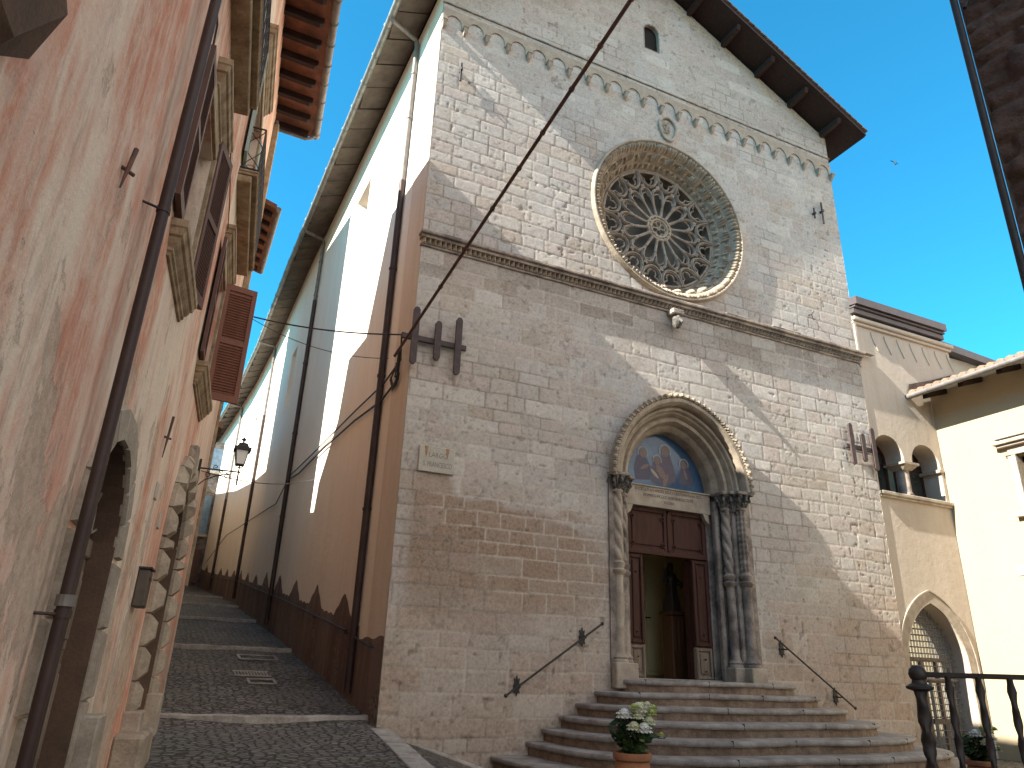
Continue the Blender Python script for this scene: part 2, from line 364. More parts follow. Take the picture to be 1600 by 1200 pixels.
def arch(cx, w, z0, zs, rise=None, c=0., n=12):
    """opening outline: half-width w, base z0, springing zs; c>0 makes it pointed"""
    rr = w + c; pts = [(cx - w, z0), (cx + w, z0)]
    amax = math.acos(c / rr)
    for i in range(n + 1):
        a = amax * i / n; pts.append((cx - c + rr * math.cos(a), zs + rr * math.sin(a)))
    for i in range(n - 1, -1, -1):
        a = amax * i / n; pts.append((cx + c - rr * math.cos(a), zs + rr * math.sin(a)))
    return pts
def archline(cx, w, zs, c=0., n=14):
    return arch(cx, w, zs - .001, zs, None, c, n)[2:]
def rect(x0, x1, z0, z1): return [(x0, z0), (x1, z0), (x1, z1), (x0, z1)]
def text_mesh(txt, size, xf, name, m, parent, ext=.002, sx=1.):
    cu = bpy.data.curves.new(name, 'FONT'); cu.body = txt; cu.size = size; cu.align_x = 'CENTER'; cu.align_y = 'CENTER'; cu.extrude = ext
    cu.resolution_u = 2
    ob = bpy.data.objects.new(name, cu); COL.objects.link(ob)
    bpy.context.view_layer.update()
    me = ob.evaluated_get(bpy.context.evaluated_depsgraph_get()).to_mesh()
    mb = MB(); mb.add([xf(v.co.x * sx, v.co.y, v.co.z) for v in me.vertices], [tuple(p.vertices) for p in me.polygons])
    bpy.data.objects.remove(ob); bpy.data.curves.remove(cu)
    return mb.build(name, m, parent)

# ------------------------------------------------------------------ numpy noise
rng = np.random.RandomState(3)
def vnoise(x, y, seed=0):
    r = np.random.RandomState(seed).rand(256, 256)
    xi = np.floor(x).astype(int); yi = np.floor(y).astype(int); fx = x - xi; fy = y - yi
    fx = fx * fx * (3 - 2 * fx); fy = fy * fy * (3 - 2 * fy)
    g = lambda a, b: r[a % 256, b % 256]
    return (g(xi, yi) * (1 - fx) + g(xi + 1, yi) * fx) * (1 - fy) + (g(xi, yi + 1) * (1 - fx) + g(xi + 1, yi + 1) * fx) * fy
def fbm(x, y, o=4, seed=0):
    s = 0; a = .5; t = 0
    for i in range(o): s = s + a * vnoise(x * 2 ** i, y * 2 ** i, seed + i * 7); t += a; a *= .55
    return s / t
def sstep(a, b, x):
    t = np.clip((x - a) / (b - a), 0, 1); return t * t * (3 - 2 * t)
def masonry(X, Z, hmin=.19, hmax=.33, wmin=.28, wmax=.72, seed=1, jitter=.02, x0=-1., x1=30., z0=-1., z1=19.):
    """coursed ashlar with uneven courses: returns joint distance, block random numbers"""
    rr = np.random.RandomState(seed)
    Zj = Z + jitter * (fbm(X * .8, Z * .8, 2, seed + 50) - .5) * 3 + .006 * (vnoise(X * 14, Z * 14, seed + 60) - .5)
    Xj = X + .010 * (vnoise(X * 9, Z * 9, seed + 61) - .5) + jitter * .8 * (vnoise(X * 2, Z * 2.5, seed + 62) - .5)
    zs = [z0]
    while zs[-1] < z1: zs.append(zs[-1] + rr.uniform(hmin, hmax))
    zs = np.array(zs); ci = np.clip(np.searchsorted(zs, Zj) - 1, 0, len(zs) - 2)
    dz = np.minimum(Zj - zs[ci], zs[ci + 1] - Zj)
    dx = np.zeros_like(X); bid = np.zeros(X.shape, int)
    for c in np.unique(ci):
        xs = [x0 - rr.rand() * .5]
        hh = zs[c + 1] - zs[c]
        while xs[-1] < x1: xs.append(xs[-1] + rr.uniform(wmin, wmax) * (.7 + .3 * hh / hmin))
        xs = np.array(xs); m = ci == c
        k = np.clip(np.searchsorted(xs, Xj[m]) - 1, 0, len(xs) - 2)
        dx[m] = np.minimum(Xj[m] - xs[k], xs[k + 1] - Xj[m]); bid[m] = c * 200 + k
    tab = np.random.RandomState(seed + 9).rand(40000, 4)
    return np.minimum(dx, dz), tab[bid % 40000], dz
def grid_object(name, X, Y, Z, keep, col, m, parent):
    nz, nx = X.shape
    me = bpy.data.meshes.new(name)
    off = wloc(parent)
    co = np.stack([X - off.x, Y - off.y, Z - off.z], -1).reshape(-1, 3).astype(np.float32)
    idx = np.arange(nz * nx).reshape(nz, nx)
    q = np.stack([idx[:-1, :-1], idx[:-1, 1:], idx[1:, 1:], idx[1:, :-1]], -1)[keep]
    used = np.unique(q); rem = -np.ones(nz * nx, int); rem[used] = np.arange(len(used)); q = rem[q]; co = co[used]
    me.vertices.add(len(co)); me.vertices.foreach_set('co', co.ravel())
    me.loops.add(q.size); me.loops.foreach_set('vertex_index', q.ravel().astype(np.int32))
    me.polygons.add(len(q)); me.polygons.foreach_set('loop_start', (np.arange(len(q)) * 4).astype(np.int32))
    me.polygons.foreach_set('loop_total', np.full(len(q), 4, np.int32))
    me.update(calc_edges=True)
    if col is not None:
        ca = me.color_attributes.new('Col', 'FLOAT_COLOR', 'POINT')
        c4 = np.concatenate([col.reshape(-1, 3)[used], np.ones((len(used), 1))], -1).astype(np.float32)
        ca.data.foreach_set('color', c4.ravel())
    me.polygons.foreach_set('use_smooth', np.ones(len(q), bool))
    me.materials.append(M[m]); me.update()
    o = bpy.data.objects.new(name, me); COL.objects.link(o); o.parent = parent
    return o

# ================================================================== THE CHURCH
XL, XR, XC = 2.93, 13.40, 8.165
RX, RZ = 8.26, 10.60       # rose window
PX = 8.18                  # portal axis
def rake(x): return 17.50 - .53 * abs(x - XC)
church = thing('church', 'pale stone church with rose window, carved portal and long cream side wall up the alley', 'church', (XC, 0, .3))
def build_facade():
    st = .021
    xs = np.arange(XL, XR + st, st); xs[-1] = XR; zs = np.arange(-.2, 17.7, st)
    X, Z = np.meshgrid(xs, zs)
    # lower, rough zone and upper, smoother zone use different coursing
    d1, b1, e1 = masonry(X, Z, .20, .33, .28, .70, 11)
    d2, b2, e2 = masonry(X, Z, .20, .30, .26, .62, 23, .012)
    d3, b3, e3 = masonry(X, Z, .24, .34, .35, .8, 31, .006)
    t1 = Z > 8.5; t2 = (Z > 13.98)
    d = np.where(t2, d3, np.where(t1, d2, d1)); b = np.where(t2[..., None], b3, np.where(t1[..., None], b2, b1))
    n1 = fbm(X * 1.1, Z * 1.1, 4, 5); n2 = fbm(X * 6, Z * 6, 4, 15); n3 = fbm(X * 16, Z * 16, 3, 25)
    smooth_zone = np.clip(sstep(13.9, 14.05, Z) * .75 + sstep(8.6, 12, Z) * .25 + sstep(9.5, 11.5, X) * .15, 0, 1)
    joint = 1 - sstep(.004, .019, d)
    wide = 1 - sstep(.0, .05, d)
    rough = (1 - .75 * smooth_zone)
    pit = sstep(.62, .75, fbm(X * 13, Z * 13, 3, 77)) * (b[..., 3] > .45)
    big = sstep(.86, .92, vnoise(X * 10, Z * 10, 91)) * (vnoise(X * .8, Z * .8, 92) > .5)
    relief = (b[..., 0] - .5) * .003 * rough + (n2 - .5) * .0035 * rough + (n3 - .5) * .0022 * rough - joint * (.0035 * rough + .0012) - wide * .0008 * rough - pit * .004 * rough - big * .008 * rough
    Y = -relief
    # colour of the stones themselves
    base = np.array([.44, .40, .355]); grey = np.array([.455, .435, .41]); pinky = np.array([.45, .375, .335]); tan = np.array([.40, .32, .25]); pale = np.array([.55, .52, .47])
    c = np.ones(X.shape + (3,)) * base
    def mixc(c, t, k): return c * (1 - k[..., None]) + t * k[..., None]
    c = mixc(c, grey, sstep(.35, .65, n1) * .7)
    c = mixc(c, pinky, (b[..., 1] > .72) * .55)
    c = mixc(c, tan, (b[..., 1] < .14) * .5 * (b[..., 2] > .3))
    c = mixc(c, pale, (b[..., 2] > .86) * .6)
    c = c * (1 + (b[..., 0:1] - .5) * .13)
    # weathering with its own shape: brown belt and grime under the string course
    brown = np.array([.27, .175, .115])
    wob = fbm(X * .9, Z * 1.6, 4, 41)
    k = sstep(4.22, 4.02, Z + (wob - .5) * 1.0 + .10 * (X - 4.8) * (X > 4.8)) * sstep(1.9, 3.0, Z + (wob - .5) * .9) * sstep(7.0, 6.2, X + (wob - .5) * 1.5) * sstep(2.95, 3.3, X)
    c = mixc(c, brown, k * .95 * (.7 + .3 * b[..., 3]))
    k = sstep(3.1, 1.5, Z + (wob - .5) * 1.2) * .55
    c = mixc(c, brown * 1.25, k * (.5 + .5 * b[..., 3]))
    k = sstep(4.3, 2.6, Z + (wob - .5) * 1.3) * sstep(9.7, 10.2, X) * .42
    c = mixc(c, brown * 1.4, k * (.4 + .6 * b[..., 3]))
    dk = np.array([.155, .125, .10])
    k = sstep(7.35, 8.2, Z + (wob - .5) * .9) * (Z < 8.5) * (.25 + .55 * b[..., 3])
    c = mixc(c, dk, k * .85)
    k = sstep(.62, .78, fbm(X * .7, Z * .7, 3, 141)) * .18
    c = mixc(c, dk * 1.4, k)
    warm = np.array([.47, .37, .26])
    k = (1 - sstep(0, .10, rake(X) - Z - .12 - .3 * vnoise(X * 2.1, Z * 0, 8))) * (Z > 14.2)
    c = mixc(c, warm, k * .8)
    mort_d = np.array([.20, .165, .135]); mort_l = np.array([.50, .45, .38])
    lightj = sstep(.45, .6, fbm(X * .5, Z * .5, 3, 201) + .12 * (Z < 4.2) + .10 * (Z > 7.4) * (Z < 8.5) + .12 * (Z > 9) )
    c = mixc(c, mort_d * (1 - lightj[..., None]) + mort_l * lightj[..., None], joint * .88)
    c = mixc(c, np.array([.12, .095, .075]), (pit * .35 + big * .5))
    c *= (1 + (n3[..., None] - .5) * .35) * np.where(Z > 8.5, .98, 1.10)[..., None]
    # holes
    cx = (X[:-1, :-1] + X[1:, 1:]) / 2; cz = (Z[:-1, :-1] + Z[1:, 1:]) / 2
    keep = cz < rake(cx)
    keep &= (cx - RX) ** 2 + (cz - RZ) ** 2 > 1.82 ** 2
    w = 1.38; cc = .15; rr = w + cc
    inside = (np.abs(cx - PX) < w) & (cz < 4.9)
    dxp = np.abs(cx - PX) + cc
    inside |= (cz >= 4.9) & (dxp ** 2 + (cz - 4.9) ** 2 < rr ** 2)
    keep &= ~(inside & (cz > 1.2))
    gi = (np.abs(cx - 8.02) < .20) & (cz > 15.22) & ((cz < 15.78) | ((cx - 8.02) ** 2 + (cz - 15.78) ** 2 < .2 ** 2))
    keep &= ~gi
    return grid_object('facade_wall', X, Y, Z, keep, c, 'facade', church)
build_facade()
F = lambda x, z, o=0: (x, -o, z)      # facade frame: o is outwards
# ---- gable window reveal and back
mb = MB(); h = arch(8.02, .215, 15.20, 15.78, n=8); n = len(h)
mb.add([F(p[0], p[1], .012) for p in h] + [F(p[0], p[1], -.12) for p in h], [(i, (i + 1) % n, (i + 1) % n + n, i + n) for i in range(n)])
o = mb.build('gable_window', 'carved_pale', church)
mb = MB(); mb.box(7.75, 8.3, .10, .12, 15.1, 16.1); mb.build('opening', 'black', o)
# ---- cornice line, hanging-arch frieze
mb = MB(F); mb.box(XL - .02, XR + .02, 14.06, 14.085, -.02, .03); mb.build('upper_moulding', 'carved_grey', church)
NA = 22; sp = (XR - XL) / NA
fr = MB()
for i in range(NA):
    cx = XL + sp * (i + .5); r = sp * .36
    outer = [(cx - sp / 2, 13.50), (cx - sp / 2, 13.92), (cx + sp / 2, 13.92), (cx + sp / 2, 13.50), (cx + r, 13.50)]
    inner = [(cx + r * math.cos(a), 13.58 + r * 1.2 * math.sin(a)) for a in [math.pi * k / 10 for k in range(11)]]
    fr.prism(outer + inner + [(cx - r, 13.50)], lambda x, z: F(x, z, .026), lambda x, z: F(x, z, -.01))
fo = fr.build('arch_frieze', 'wallstone', church)
for i in range(NA + 1):
    cx = min(max(XL + sp * i, XL + .03), XR - .03); w = .042
    mb = MB(F)
    mb.add([(cx - w, 13.52, 0), (cx + w, 13.52, 0), (cx + w, 13.52, .12), (cx - w, 13.52, .12), (cx - w * .5, 13.36, 0), (cx + w * .5, 13.36, 0), (cx + w * .6, 13.41, .07), (cx - w * .6, 13.41, .07)],
           [(0, 1, 2, 3), (3, 2, 6, 7), (7, 6, 5, 4), (0, 3, 7, 4), (1, 5, 6, 2)])
    mb.box(cx - w * 1.25, cx + w * 1.25, 13.52, 13.55, -.01, .13)
    mb.build('corbel', 'wallstone', church)
# ---- string course with dentils
mb = MB(F); mb.box(XL - .05, XR + .08, 8.56, 8.62, -.05, .15, .012); mb.box(XL - .03, XR + .05, 8.50, 8.555, -.05, .10); mb.box(XL - .02, XR + .03, 8.36, 8.40, -.05, .035, .01)
o = mb.build('string_course', 'carved_grey', church)
mb = MB(F); x = XL
while x < XR:
    mb.add([(x, 8.50, .02), (x + .075, 8.50, .02), (x + .0375, 8.50, .10), (x, 8.41, .02), (x + .075, 8.41, .02), (x + .0375, 8.43, .07)], [(0, 2, 1), (3, 4, 5), (0, 3, 5, 2), (2, 5, 4, 1)]); x += .094
mb.build('dentils', 'carved', o)
mb = MB(F)
for xx in np.arange(XL + .3, XR, 1.25):      # uneven weathered top with tufts of broken stone
    mb.box(xx, xx + random.uniform(.5, 1.0), 8.615, 8.635 + random.uniform(0, .03), 0, .13 + random.uniform(-.03, .02), .01)
mb.build('coping', 'carved_grey', o)
# carved head console below string course
mb = MB(F); mb.box(8.06, 8.34, 8.25, 8.37, 0, .22, .02); mb.build('console', 'carved_grey', church)
mb = MB(); mb.lathe([(.0, -.16), (.05, -.15), (.09, -.09), (.10, 0), (.09, .05), (.06, .10), (.0, .12)], (8.2, -.15, 8.13), 14, lambda a, z, i: 1 + .14 * math.cos(4 * a + z * 20))
mb.tube([(8.2, -.16, 8.12), (8.2, -.27, 8.10), (8.2, -.31, 8.03)], [.06, .045, .02], 8); mb.build('carved_head', 'capital', church, True)
# shield relief
mb = MB(F)
sh = [(8.33 + .22 * math.sin(t) * (1 - .12 * math.cos(3 * t)), 13.0 + .31 * math.cos(t)) for t in [2 * math.pi * k / 26 for k in range(26)]]
mb.tube([(p[0], p[1], .03) for p in sh], .028, 6, closed=True)
for k in range(9):
    a = random.uniform(0, 6.28); q = random.uniform(0, .16); c0 = (8.33 + q * math.cos(a), 13.0 + 1.3 * q * math.sin(a))
    mb.tube([(c0[0] + .05 * math.cos(t + a), c0[1] + .06 * math.sin(t + a), .02) for t in (0, 1, 2, 3, 4)], .014, 5)
mb.build('shield_relief', 'carved_pale', church, True)

# ---- ROSE WINDOW
def P_rose(r, th, y): return (RX + r * math.sin(th), y, RZ + r * math.cos(th))
def P_t(r, th, y): return P_rose(r * 1.14, th, y + .02)
def rose():
    NT_, prof = 768, []
    # (r, y, kind) across the splayed ring, from the outer lip in to the tracery
    key = [(1.93, .0, 0), (1.925, -.06, 0), (1.905, -.10, 0), (1.88, -.10, 0), (1.865, -.07, 0), (1.86, -.03, 1), (1.83, -.05, 1), (1.78, -.03, 1), (1.72, .05, 1), (1.70, .09, 0), (1.69, .07, 0), (1.675, .08, 0),
           (1.665, .11, 2), (1.635, .11, 2), (1.60, .16, 2), (1.57, .22, 2), (1.565, .24, 0), (1.55, .23, 0), (1.54, .25, 0), (1.53, .28, 3), (1.505, .30, 3), (1.475, .36, 3), (1.465, .39, 0), (1.45, .37, 0), (1.435, .37, 0), (1.42, .42, 0), (1.40, .70, 0)]
    rr = []
    for i in range(len(key) - 1):
        a, b = key[i], key[i + 1]; m = 4 if a[2] else 2
        for j in range(m): t = j / m; rr.append((a[0] + (b[0] - a[0]) * t, a[1] + (b[1] - a[1]) * t, a[2] if a[2] == b[2] else 0))
    rr.append(key[-1])
    th = np.arange(NT_) * 2 * math.pi / NT_
    V = []
    for (r, y, k) in rr:
        dy = np.zeros(NT_); dr = np.zeros(NT_)
        if k == 1:      # leaf fringe: fans of narrow ribs
            ph = (th * 40 / (2 * math.pi)) % 1; v = (1.86 - r) / .16
            dy = -.07 * np.abs(np.cos((ph - .5) * math.pi * 4 * (1 - .3 * v))) * (.4 + .6 * np.sin(math.pi * min(max(v, .1), .9))) + .06 * (np.abs(ph - .5) > .45)
        if k == 2:      # curled leaves
            ph = (th * 28 / (2 * math.pi)) % 1; v = (1.665 - r) / .10
            dy = -.10 * np.maximum(0, 1 - ((ph - .5 + .2 * (v - .5)) / .30) ** 2) * (.6 + .4 * np.sin(ph * 40)) + .07 * (np.abs(ph - .5) > .36)
        if k == 3:      # square studs with a bead
            ph = (th * 32 / (2 * math.pi)) % 1
            dy = np.where(np.abs(ph - .5) > .38, -.05, .05) - .08 * np.maximum(0, 1 - ((ph - .5) / .2) ** 2)
        V.append(np.stack([RX + (r + dr) * np.sin(th), y + dy, RZ + (r + dr) * np.cos(th)], -1))
    V = np.concatenate(V); m = len(rr)
    mb = MB(); mb.v = [tuple(p) for p in V]
    mb.f = [(i * NT_ + k, i * NT_ + (k + 1) % NT_, (i + 1) * NT_ + (k + 1) % NT_, (i + 1) * NT_ + k) for i in range(m - 1) for k in range(NT_)]
    ring = mb.build('rose_window', 'carved', church, True)
    # glazing
    mb = MB(); mb.add([P_rose(1.415, 2 * math.pi * k / 48, .60) for k in range(48)], [tuple(range(48))]); mb.build('glazing', 'roseglass', ring)
    # hub
    mb = MB(); 
    for r, t in ((.25, .035), (.19, .03)): mb.tube([P_t(r, 2 * math.pi * k / 32, .36) for k in range(32)], t, 8, closed=True)
    for k in range(16): a = 2 * math.pi * k / 16; p = P_t(.225, a, .33); mb.lathe([(.0, -.03), (.026, -.01), (.026, .01), (0, .03)], p, 6)
    for k in range(6):
        a = 2 * math.pi * k / 6; mb.tube([P_t(.09 + .075 * math.cos(t), a + .55 * math.sin(t), .37) for t in [6.283 * j / 10 for j in range(10)]], .016, 5, closed=True)
    mb.build('hub', 'carved', ring, True)
    N = 16; yy = .36
    for k in range(N):
        a = 2 * math.pi * (k + .5) / N
        mb = MB()
        mb.tube([P_t(r, a, yy) for r in (.27, .29, .30, .31, .56, .57, .585, .60, .62, .66, .68)], [.042, .042, .036, .034, .032, .042, .032, .036, .046, .048, .05], 8)
        mb.build('colonnette', 'tracery', ring, True)
    mb = MB()       # inner ring of round arches springing from the colonnettes
    for k in range(N):
        a0 = 2 * math.pi * (k + .5) / N; a1 = 2 * math.pi * (k + 1.5) / N; am = (a0 + a1) / 2; hw = math.pi / N
        pts = [(.67, a0 + .02)] + [(.71 + .155 * math.sin(t), am - hw * .80 * math.cos(t)) for t in [math.pi * j / 12 for j in range(13)]] + [(.67, a1 - .02)]
        mb.tube([P_t(r, t, yy) for r, t in pts], .033, 7)
        mb.tube([P_t(r, t, yy - .035) for r, t in pts], .018, 5)
        pts = [(.70 + .11 * math.sin(t) * (1 - .35 * abs(math.sin(1.5 * t))), am - hw * .60 * math.cos(t)) for t in [math.pi * j / 14 for j in range(15)]]
        mb.tube([P_t(r, t, yy + .02) for r, t in pts], .018, 5)
    mb.build('inner_tracery', 'tracery', ring, True)
    mb = MB()       # outer ring of arches, opening outwards
    for k in range(N):
        am = 2 * math.pi * (k + .5) / N; hw = math.pi / N
        pts = [(1.245, am - hw * .93)] + [(1.10 - .20 * math.sin(t), am - hw * .90 * math.cos(t)) for t in [math.pi * j / 14 for j in range(15)]] + [(1.245, am + hw * .93)]
        mb.tube([P_t(r, t, yy) for r, t in pts], .035, 7)
        mb.tube([P_t(r, t, yy - .04) for r, t in pts], .018, 5)
        for sgn in (-1, 1):     # cusps inside
            cu = [(1.20, am + sgn * hw * .78), (1.12, am + sgn * hw * .62), (1.10, am + sgn * hw * .34), (1.05, am + sgn * hw * .42), (.99, am + sgn * hw * .32), (.96, am + sgn * hw * .05)]
            mb.tube([P_t(r, t, yy + .01) for r, t in cu], [.02, .022, .012, .022, .022, .018], 5)
        mb.tube([P_t(.87, am + hw, yy), P_t(.94, am + hw, yy)], .055, 6)
    mb.build('outer_tracery', 'tracery', ring, True)
    mb = MB(); mb.tube([P_t(1.225, 2 * math.pi * k / 64, yy) for k in range(64)], .03, 6, closed=True); mb.build('inner_rim', 'tracery', ring, True)
rose()

# ---- PORTAL
def portal():
    ZS = 4.86
    body = MB()
    # stepped splay: (half-width, depth y)
    stp = [(1.55, .0), (1.55, -.03), (1.40, -.03), (1.40, .16), (1.22, .16), (1.22, .32), (1.06, .32), (1.06, .46), (.90, .46), (.90, .80)]
    line = [(PX - w, y) for w, y in stp] + [(PX + w, y) for w, y in stp[::-1]]; nl = len(line)
    body.v = [(x, y, z) for z in (1.40, 1.43, ZS) for x, y in line]
    body.f = [(k, k + 1, nl + k + 1, nl + k) for k in range(nl - 1)] + [(nl + k, nl + k + 1, 2 * nl + k + 1, 2 * nl + k) for k in range(nl - 1) if k != nl // 2 - 1]
    port = body.build('portal', 'carved_grey', church)
    # archivolt: sweep a moulded profile along the pointed arch
    prof = [(1.66, .0), (1.66, -.13), (1.60, -.19), (1.52, -.19), (1.47, -.15), (1.45, -.09), (1.45, -.03), (1.41, -.06), (1.36, -.05), (1.33, .01), (1.30, .02), (1.27, .07), (1.25, .12), (1.24, .10), (1.19, .06), (1.13, .07), (1.09, .13), (1.08, .20), (1.05, .22), (1.02, .23), (1.0, .26), (.975, .28), (.955, .31), (.95, .40), (.945, .52)]
    prof = [(.945 + (w_ - .945) * .80, y_) for w_, y_ in prof]
    mb = MB(); N = 26; c = .15; lines = []
    for w, y in prof: lines.append([(p[0], y, p[1]) for p in archline(PX, w, ZS, c, N)])
    n = len(lines[0])
    for l in lines: mb.v += l
    mb.f = [(i * n + k, i * n + k + 1, (i + 1) * n + k + 1, (i + 1) * n + k) for i in range(len(prof) - 1) for k in range(n - 1)]
    arc = mb.build('archivolt', 'carved', port, True)
    # leaf crest on the hood
    mb = MB(); hl = archline(PX, 1.49, ZS, c, 19)
    for i in range(len(hl)):
        p = Vector((hl[i][0], hl[i][1])); q = p - Vector((PX, ZS)); q.normalize(); t = Vector((-q.y, q.x))
        for s2 in (-1, 0, 1):
            pc = p + q * (.02 + .02 * (s2 == 0)) + t * s2 * .035
            mb.lathe([(0, -.045), (.042, -.02), (.046, .015), (.0, .048)], (pc.x, -.17 - .025 * (s2 == 0), pc.y), 7)
    mb.build('leaf_crest', 'carved', arc, True)
    # lintel and tympanum
    mb = MB(); mb.box(PX - .955, PX + .955, .36, .62, 4.475, 4.85); lt = mb.build('lintel', 'carved_pale', port)
    mb = MB(); mb.box(PX - 1.0, PX + 1.0, .335, .36, 4.835, 4.865, .008); mb.build('lintel_moulding', 'carved_pale', lt)
    T = lambda dx, z0: (lambda x, y, z: (PX + dx + x, .358 - z, z0 + y))
    text_mesh('SOCIETATI·A·S·AMORE IVSI·ET·CRISTIANI·FRANCISCI', .082, T(.0, 4.775), 'inscription', 'letterlintel', lt, .002, .78)
    text_mesh('DOMVS·G·MCCCC·XVIII·BENEDICITE·ET', .082, T(.0, 4.675), 'inscription', 'letterlintel', lt, .002, .78)
    text_mesh('VOCATA', .07, T(.0, 4.575), 'inscription', 'letterlintel', lt, .002, .8)
    mb = MB(); pl = arch(PX, .99, ZS - .04, ZS, None, c, 12); mb.add([(p[0], .50, p[1]) for p in pl], [tuple(range(len(pl)))]); ty = mb.build('lunette_painting', 'paintblue', port)
    # painted figures (flat paint, a few mm proud)
    def disc(cx, cz, rx, rz, y, m, nm, tilt=0):
        mb = MB(); mb.add([(PX + cx + rx * math.cos(t) * math.cos(tilt) - rz * math.sin(t) * math.sin(tilt), y, cz + rx * math.cos(t) * math.sin(tilt) + rz * math.sin(t) * math.cos(tilt)) for t in [6.283 * k / 22 for k in range(22)]], [tuple(range(22))]); mb.build(nm, m, ty)
    def halo(cx, cz, r, y=.4935):
        mb = MB(); n = 24
        mb.add([(PX + cx + q * math.cos(t), y, cz + q * math.sin(t)) for q in (r, r * .8) for t in [math.pi * (-.15 + 1.3 * k / n) for k in range(n + 1)]], [(k, k + 1, n + 2 + k, n + 1 + k) for k in range(n)]); mb.build('halo', 'halo', ty)
    def robe(pts, y, m):
        mb = MB(); tri = tessellate_polygon([[Vector((p[0], p[1], 0)) for p in pts]]); mb.add([(PX + p[0], y, p[1]) for p in pts], [tuple(t) for t in tri]); mb.build('robe', m, ty)
    robe([(-.62, 4.98), (-.66, 5.2), (-.6, 5.42), (-.5, 5.5), (-.36, 5.42), (-.28, 5.25), (-.3, 5.02)], .4965, 'robe2')
    robe([(-.25, 4.98), (-.3, 5.2), (-.2, 5.4), (-.06, 5.48), (.05, 5.6), (.17, 5.55), (.26, 5.3), (.28, 5.05), (.05, 4.95)], .4955, 'robe')
    robe([(.36, 5.02), (.38, 5.25), (.46, 5.4), (.58, 5.4), (.68, 5.2), (.70, 5.02)], .4965, 'robe2')
    for cx, cz, r in ((-.45, 5.52, .125), (-.13, 5.42, .105), (.06, 5.62, .14), (.49, 5.42, .115)):
        halo(cx, cz, r); disc(cx, cz - .01, r * .58, r * .72, .4945, 'skin', 'face')
    disc(-.05, 5.2, .07, .16, .4945, 'skin', 'painted_limb', .6); disc(.05, 5.05, .05, .14, .4943, 'skin', 'painted_limb', -.4); disc(-.42, 5.25, .11, .035, .4945, 'skin', 'painted_limb', .5); disc(.52, 5.22, .03, .10, .4945, 'skin', 'painted_limb', .3)
    disc(-.2, 5.15, .03, .12, .4945, 'halo', 'painted_limb', .8)
    # columns
    def column(cx, cy, r, twist, nm, seed):
        prof = [(r * 1.75, 0), (r * 1.75, .03), (r * 1.55, .05), (r * 1.75, .08), (r * 1.35, .11), (r * 1.15, .14), (r, .18)]
        prof += [(r, z) for z in (.5, 1.0)] + [(r * .98, 1.36), (r * 1.5, 1.40), (r * 1.6, 1.44), (r * 1.15, 1.47), (r * 1.4, 1.52), (r * 1.5, 1.56), (r * 1.0, 1.60)]
        i0 = len(prof); prof += [(r * 1.02, 1.6 + 1.14 * k / 44) for k in range(1, 45)] + [(r * 1.3, 2.76), (r * 1.3, 2.79), (r, 2.82)]
        tw = lambda a, z, i: (1 + twist * 1.5 * (abs(math.cos(1.5 * (a + z * 7.5))) - .55)) if i0 <= i < i0 + 44 else 1
        if nm == 'knotted': tw = lambda a, z, i: (1 + .22 * math.cos(4 * a + z * 30) * math.cos(4 * a - z * 30)) if i0 <= i < i0 + 44 else 1
        mb = MB(); mb.lathe(prof, (cx, cy, 1.78), 36, tw); col = mb.build('column', 'carved_pale' if seed < 2 else 'carved_grey', port, True)
        mb = MB(); mb.box(cx - r * 2, cx + r * 2, cy - r * 2, cy + r * 2, 1.40, 1.78, .015); mb.build('plinth', 'carved_pale', col)
    def capital(cx, cy, r, wide=1.):
        # leaves curl outwards, abacus on top
        prof = [(r * .95, 0), (r * 1.0, .05), (r * 1.2, .10), (r * 1.5, .15), (r * 1.35, .18), (r * 1.6, .24), (r * 2.0, .29), (r * 1.9, .315)]
        rn = random.Random(int(cx * 100))
        ph = rn.random() * 3
        mb = MB(); mb.lathe(prof, (cx, cy, 4.50), 40, lambda a, z, i: 1 + .20 * math.cos(8 * a + ph + (math.pi if z > .16 else 0)) * (1 if i > 1 else 0) + .08 * math.cos(24 * a) * (i > 1))
        for k in range(8):
            a = 2 * math.pi * k / 8; mb.tube([(cx + r * q * math.cos(a), cy + r * q * math.sin(a), 4.5 + z) for q, z in ((1.2, .12), (1.75, .2), (2.1, .26), (2.15, .2), (1.95, .18))], [.02, .026, .024, .02, .012], 6)
        mb.build('capital', 'capital', port, True)
        mb = MB(); mb.box(cx - r * 2.1, cx + r * 2.1, cy - r * 2.1, cy + r * 2.1, 4.815, 4.875, .012); mb.build('abacus', 'carved_grey', port)
    for sg in (-1, 1):
        column(PX + sg * 1.37, .01, .085, .26, 'spiral' if sg < 0 else 'knotted', 0 if sg < 0 else 2); capital(PX + sg * 1.37, .01, .088)
        column(PX + sg * 1.15, .18, .078, .28, 'spiral', 2); capital(PX + sg * 1.15, .18, .082)
        capital(PX + sg * 1.26, .10, .08)
        mb = MB(); mb.box(PX + sg * 1.26 - .05, PX + sg * 1.26 + .05, .05, .16, 1.42, 4.55, .02); mb.build('pier', 'carved_grey', port)
        mb = MB(); mb.box(PX + sg * 1.02 - .05, PX + sg * 1.02 + .05, .26, .38, 1.42, 4.72, .02); mb.build('pier', 'carved_grey', port)
    # shouldered corners of the doorway
    for sg in (-1, 1):
        mb = MB(); mb.prism([(PX + sg * .91, 4.48), (PX + sg * .78, 4.48), (PX + sg * .84, 4.35), (PX + sg * .91, 4.29)], lambda x, z: (x, .37, z), lambda x, z: (x, .60, z)); mb.build('shoulder', 'carved_pale', port)
    return port
portal()
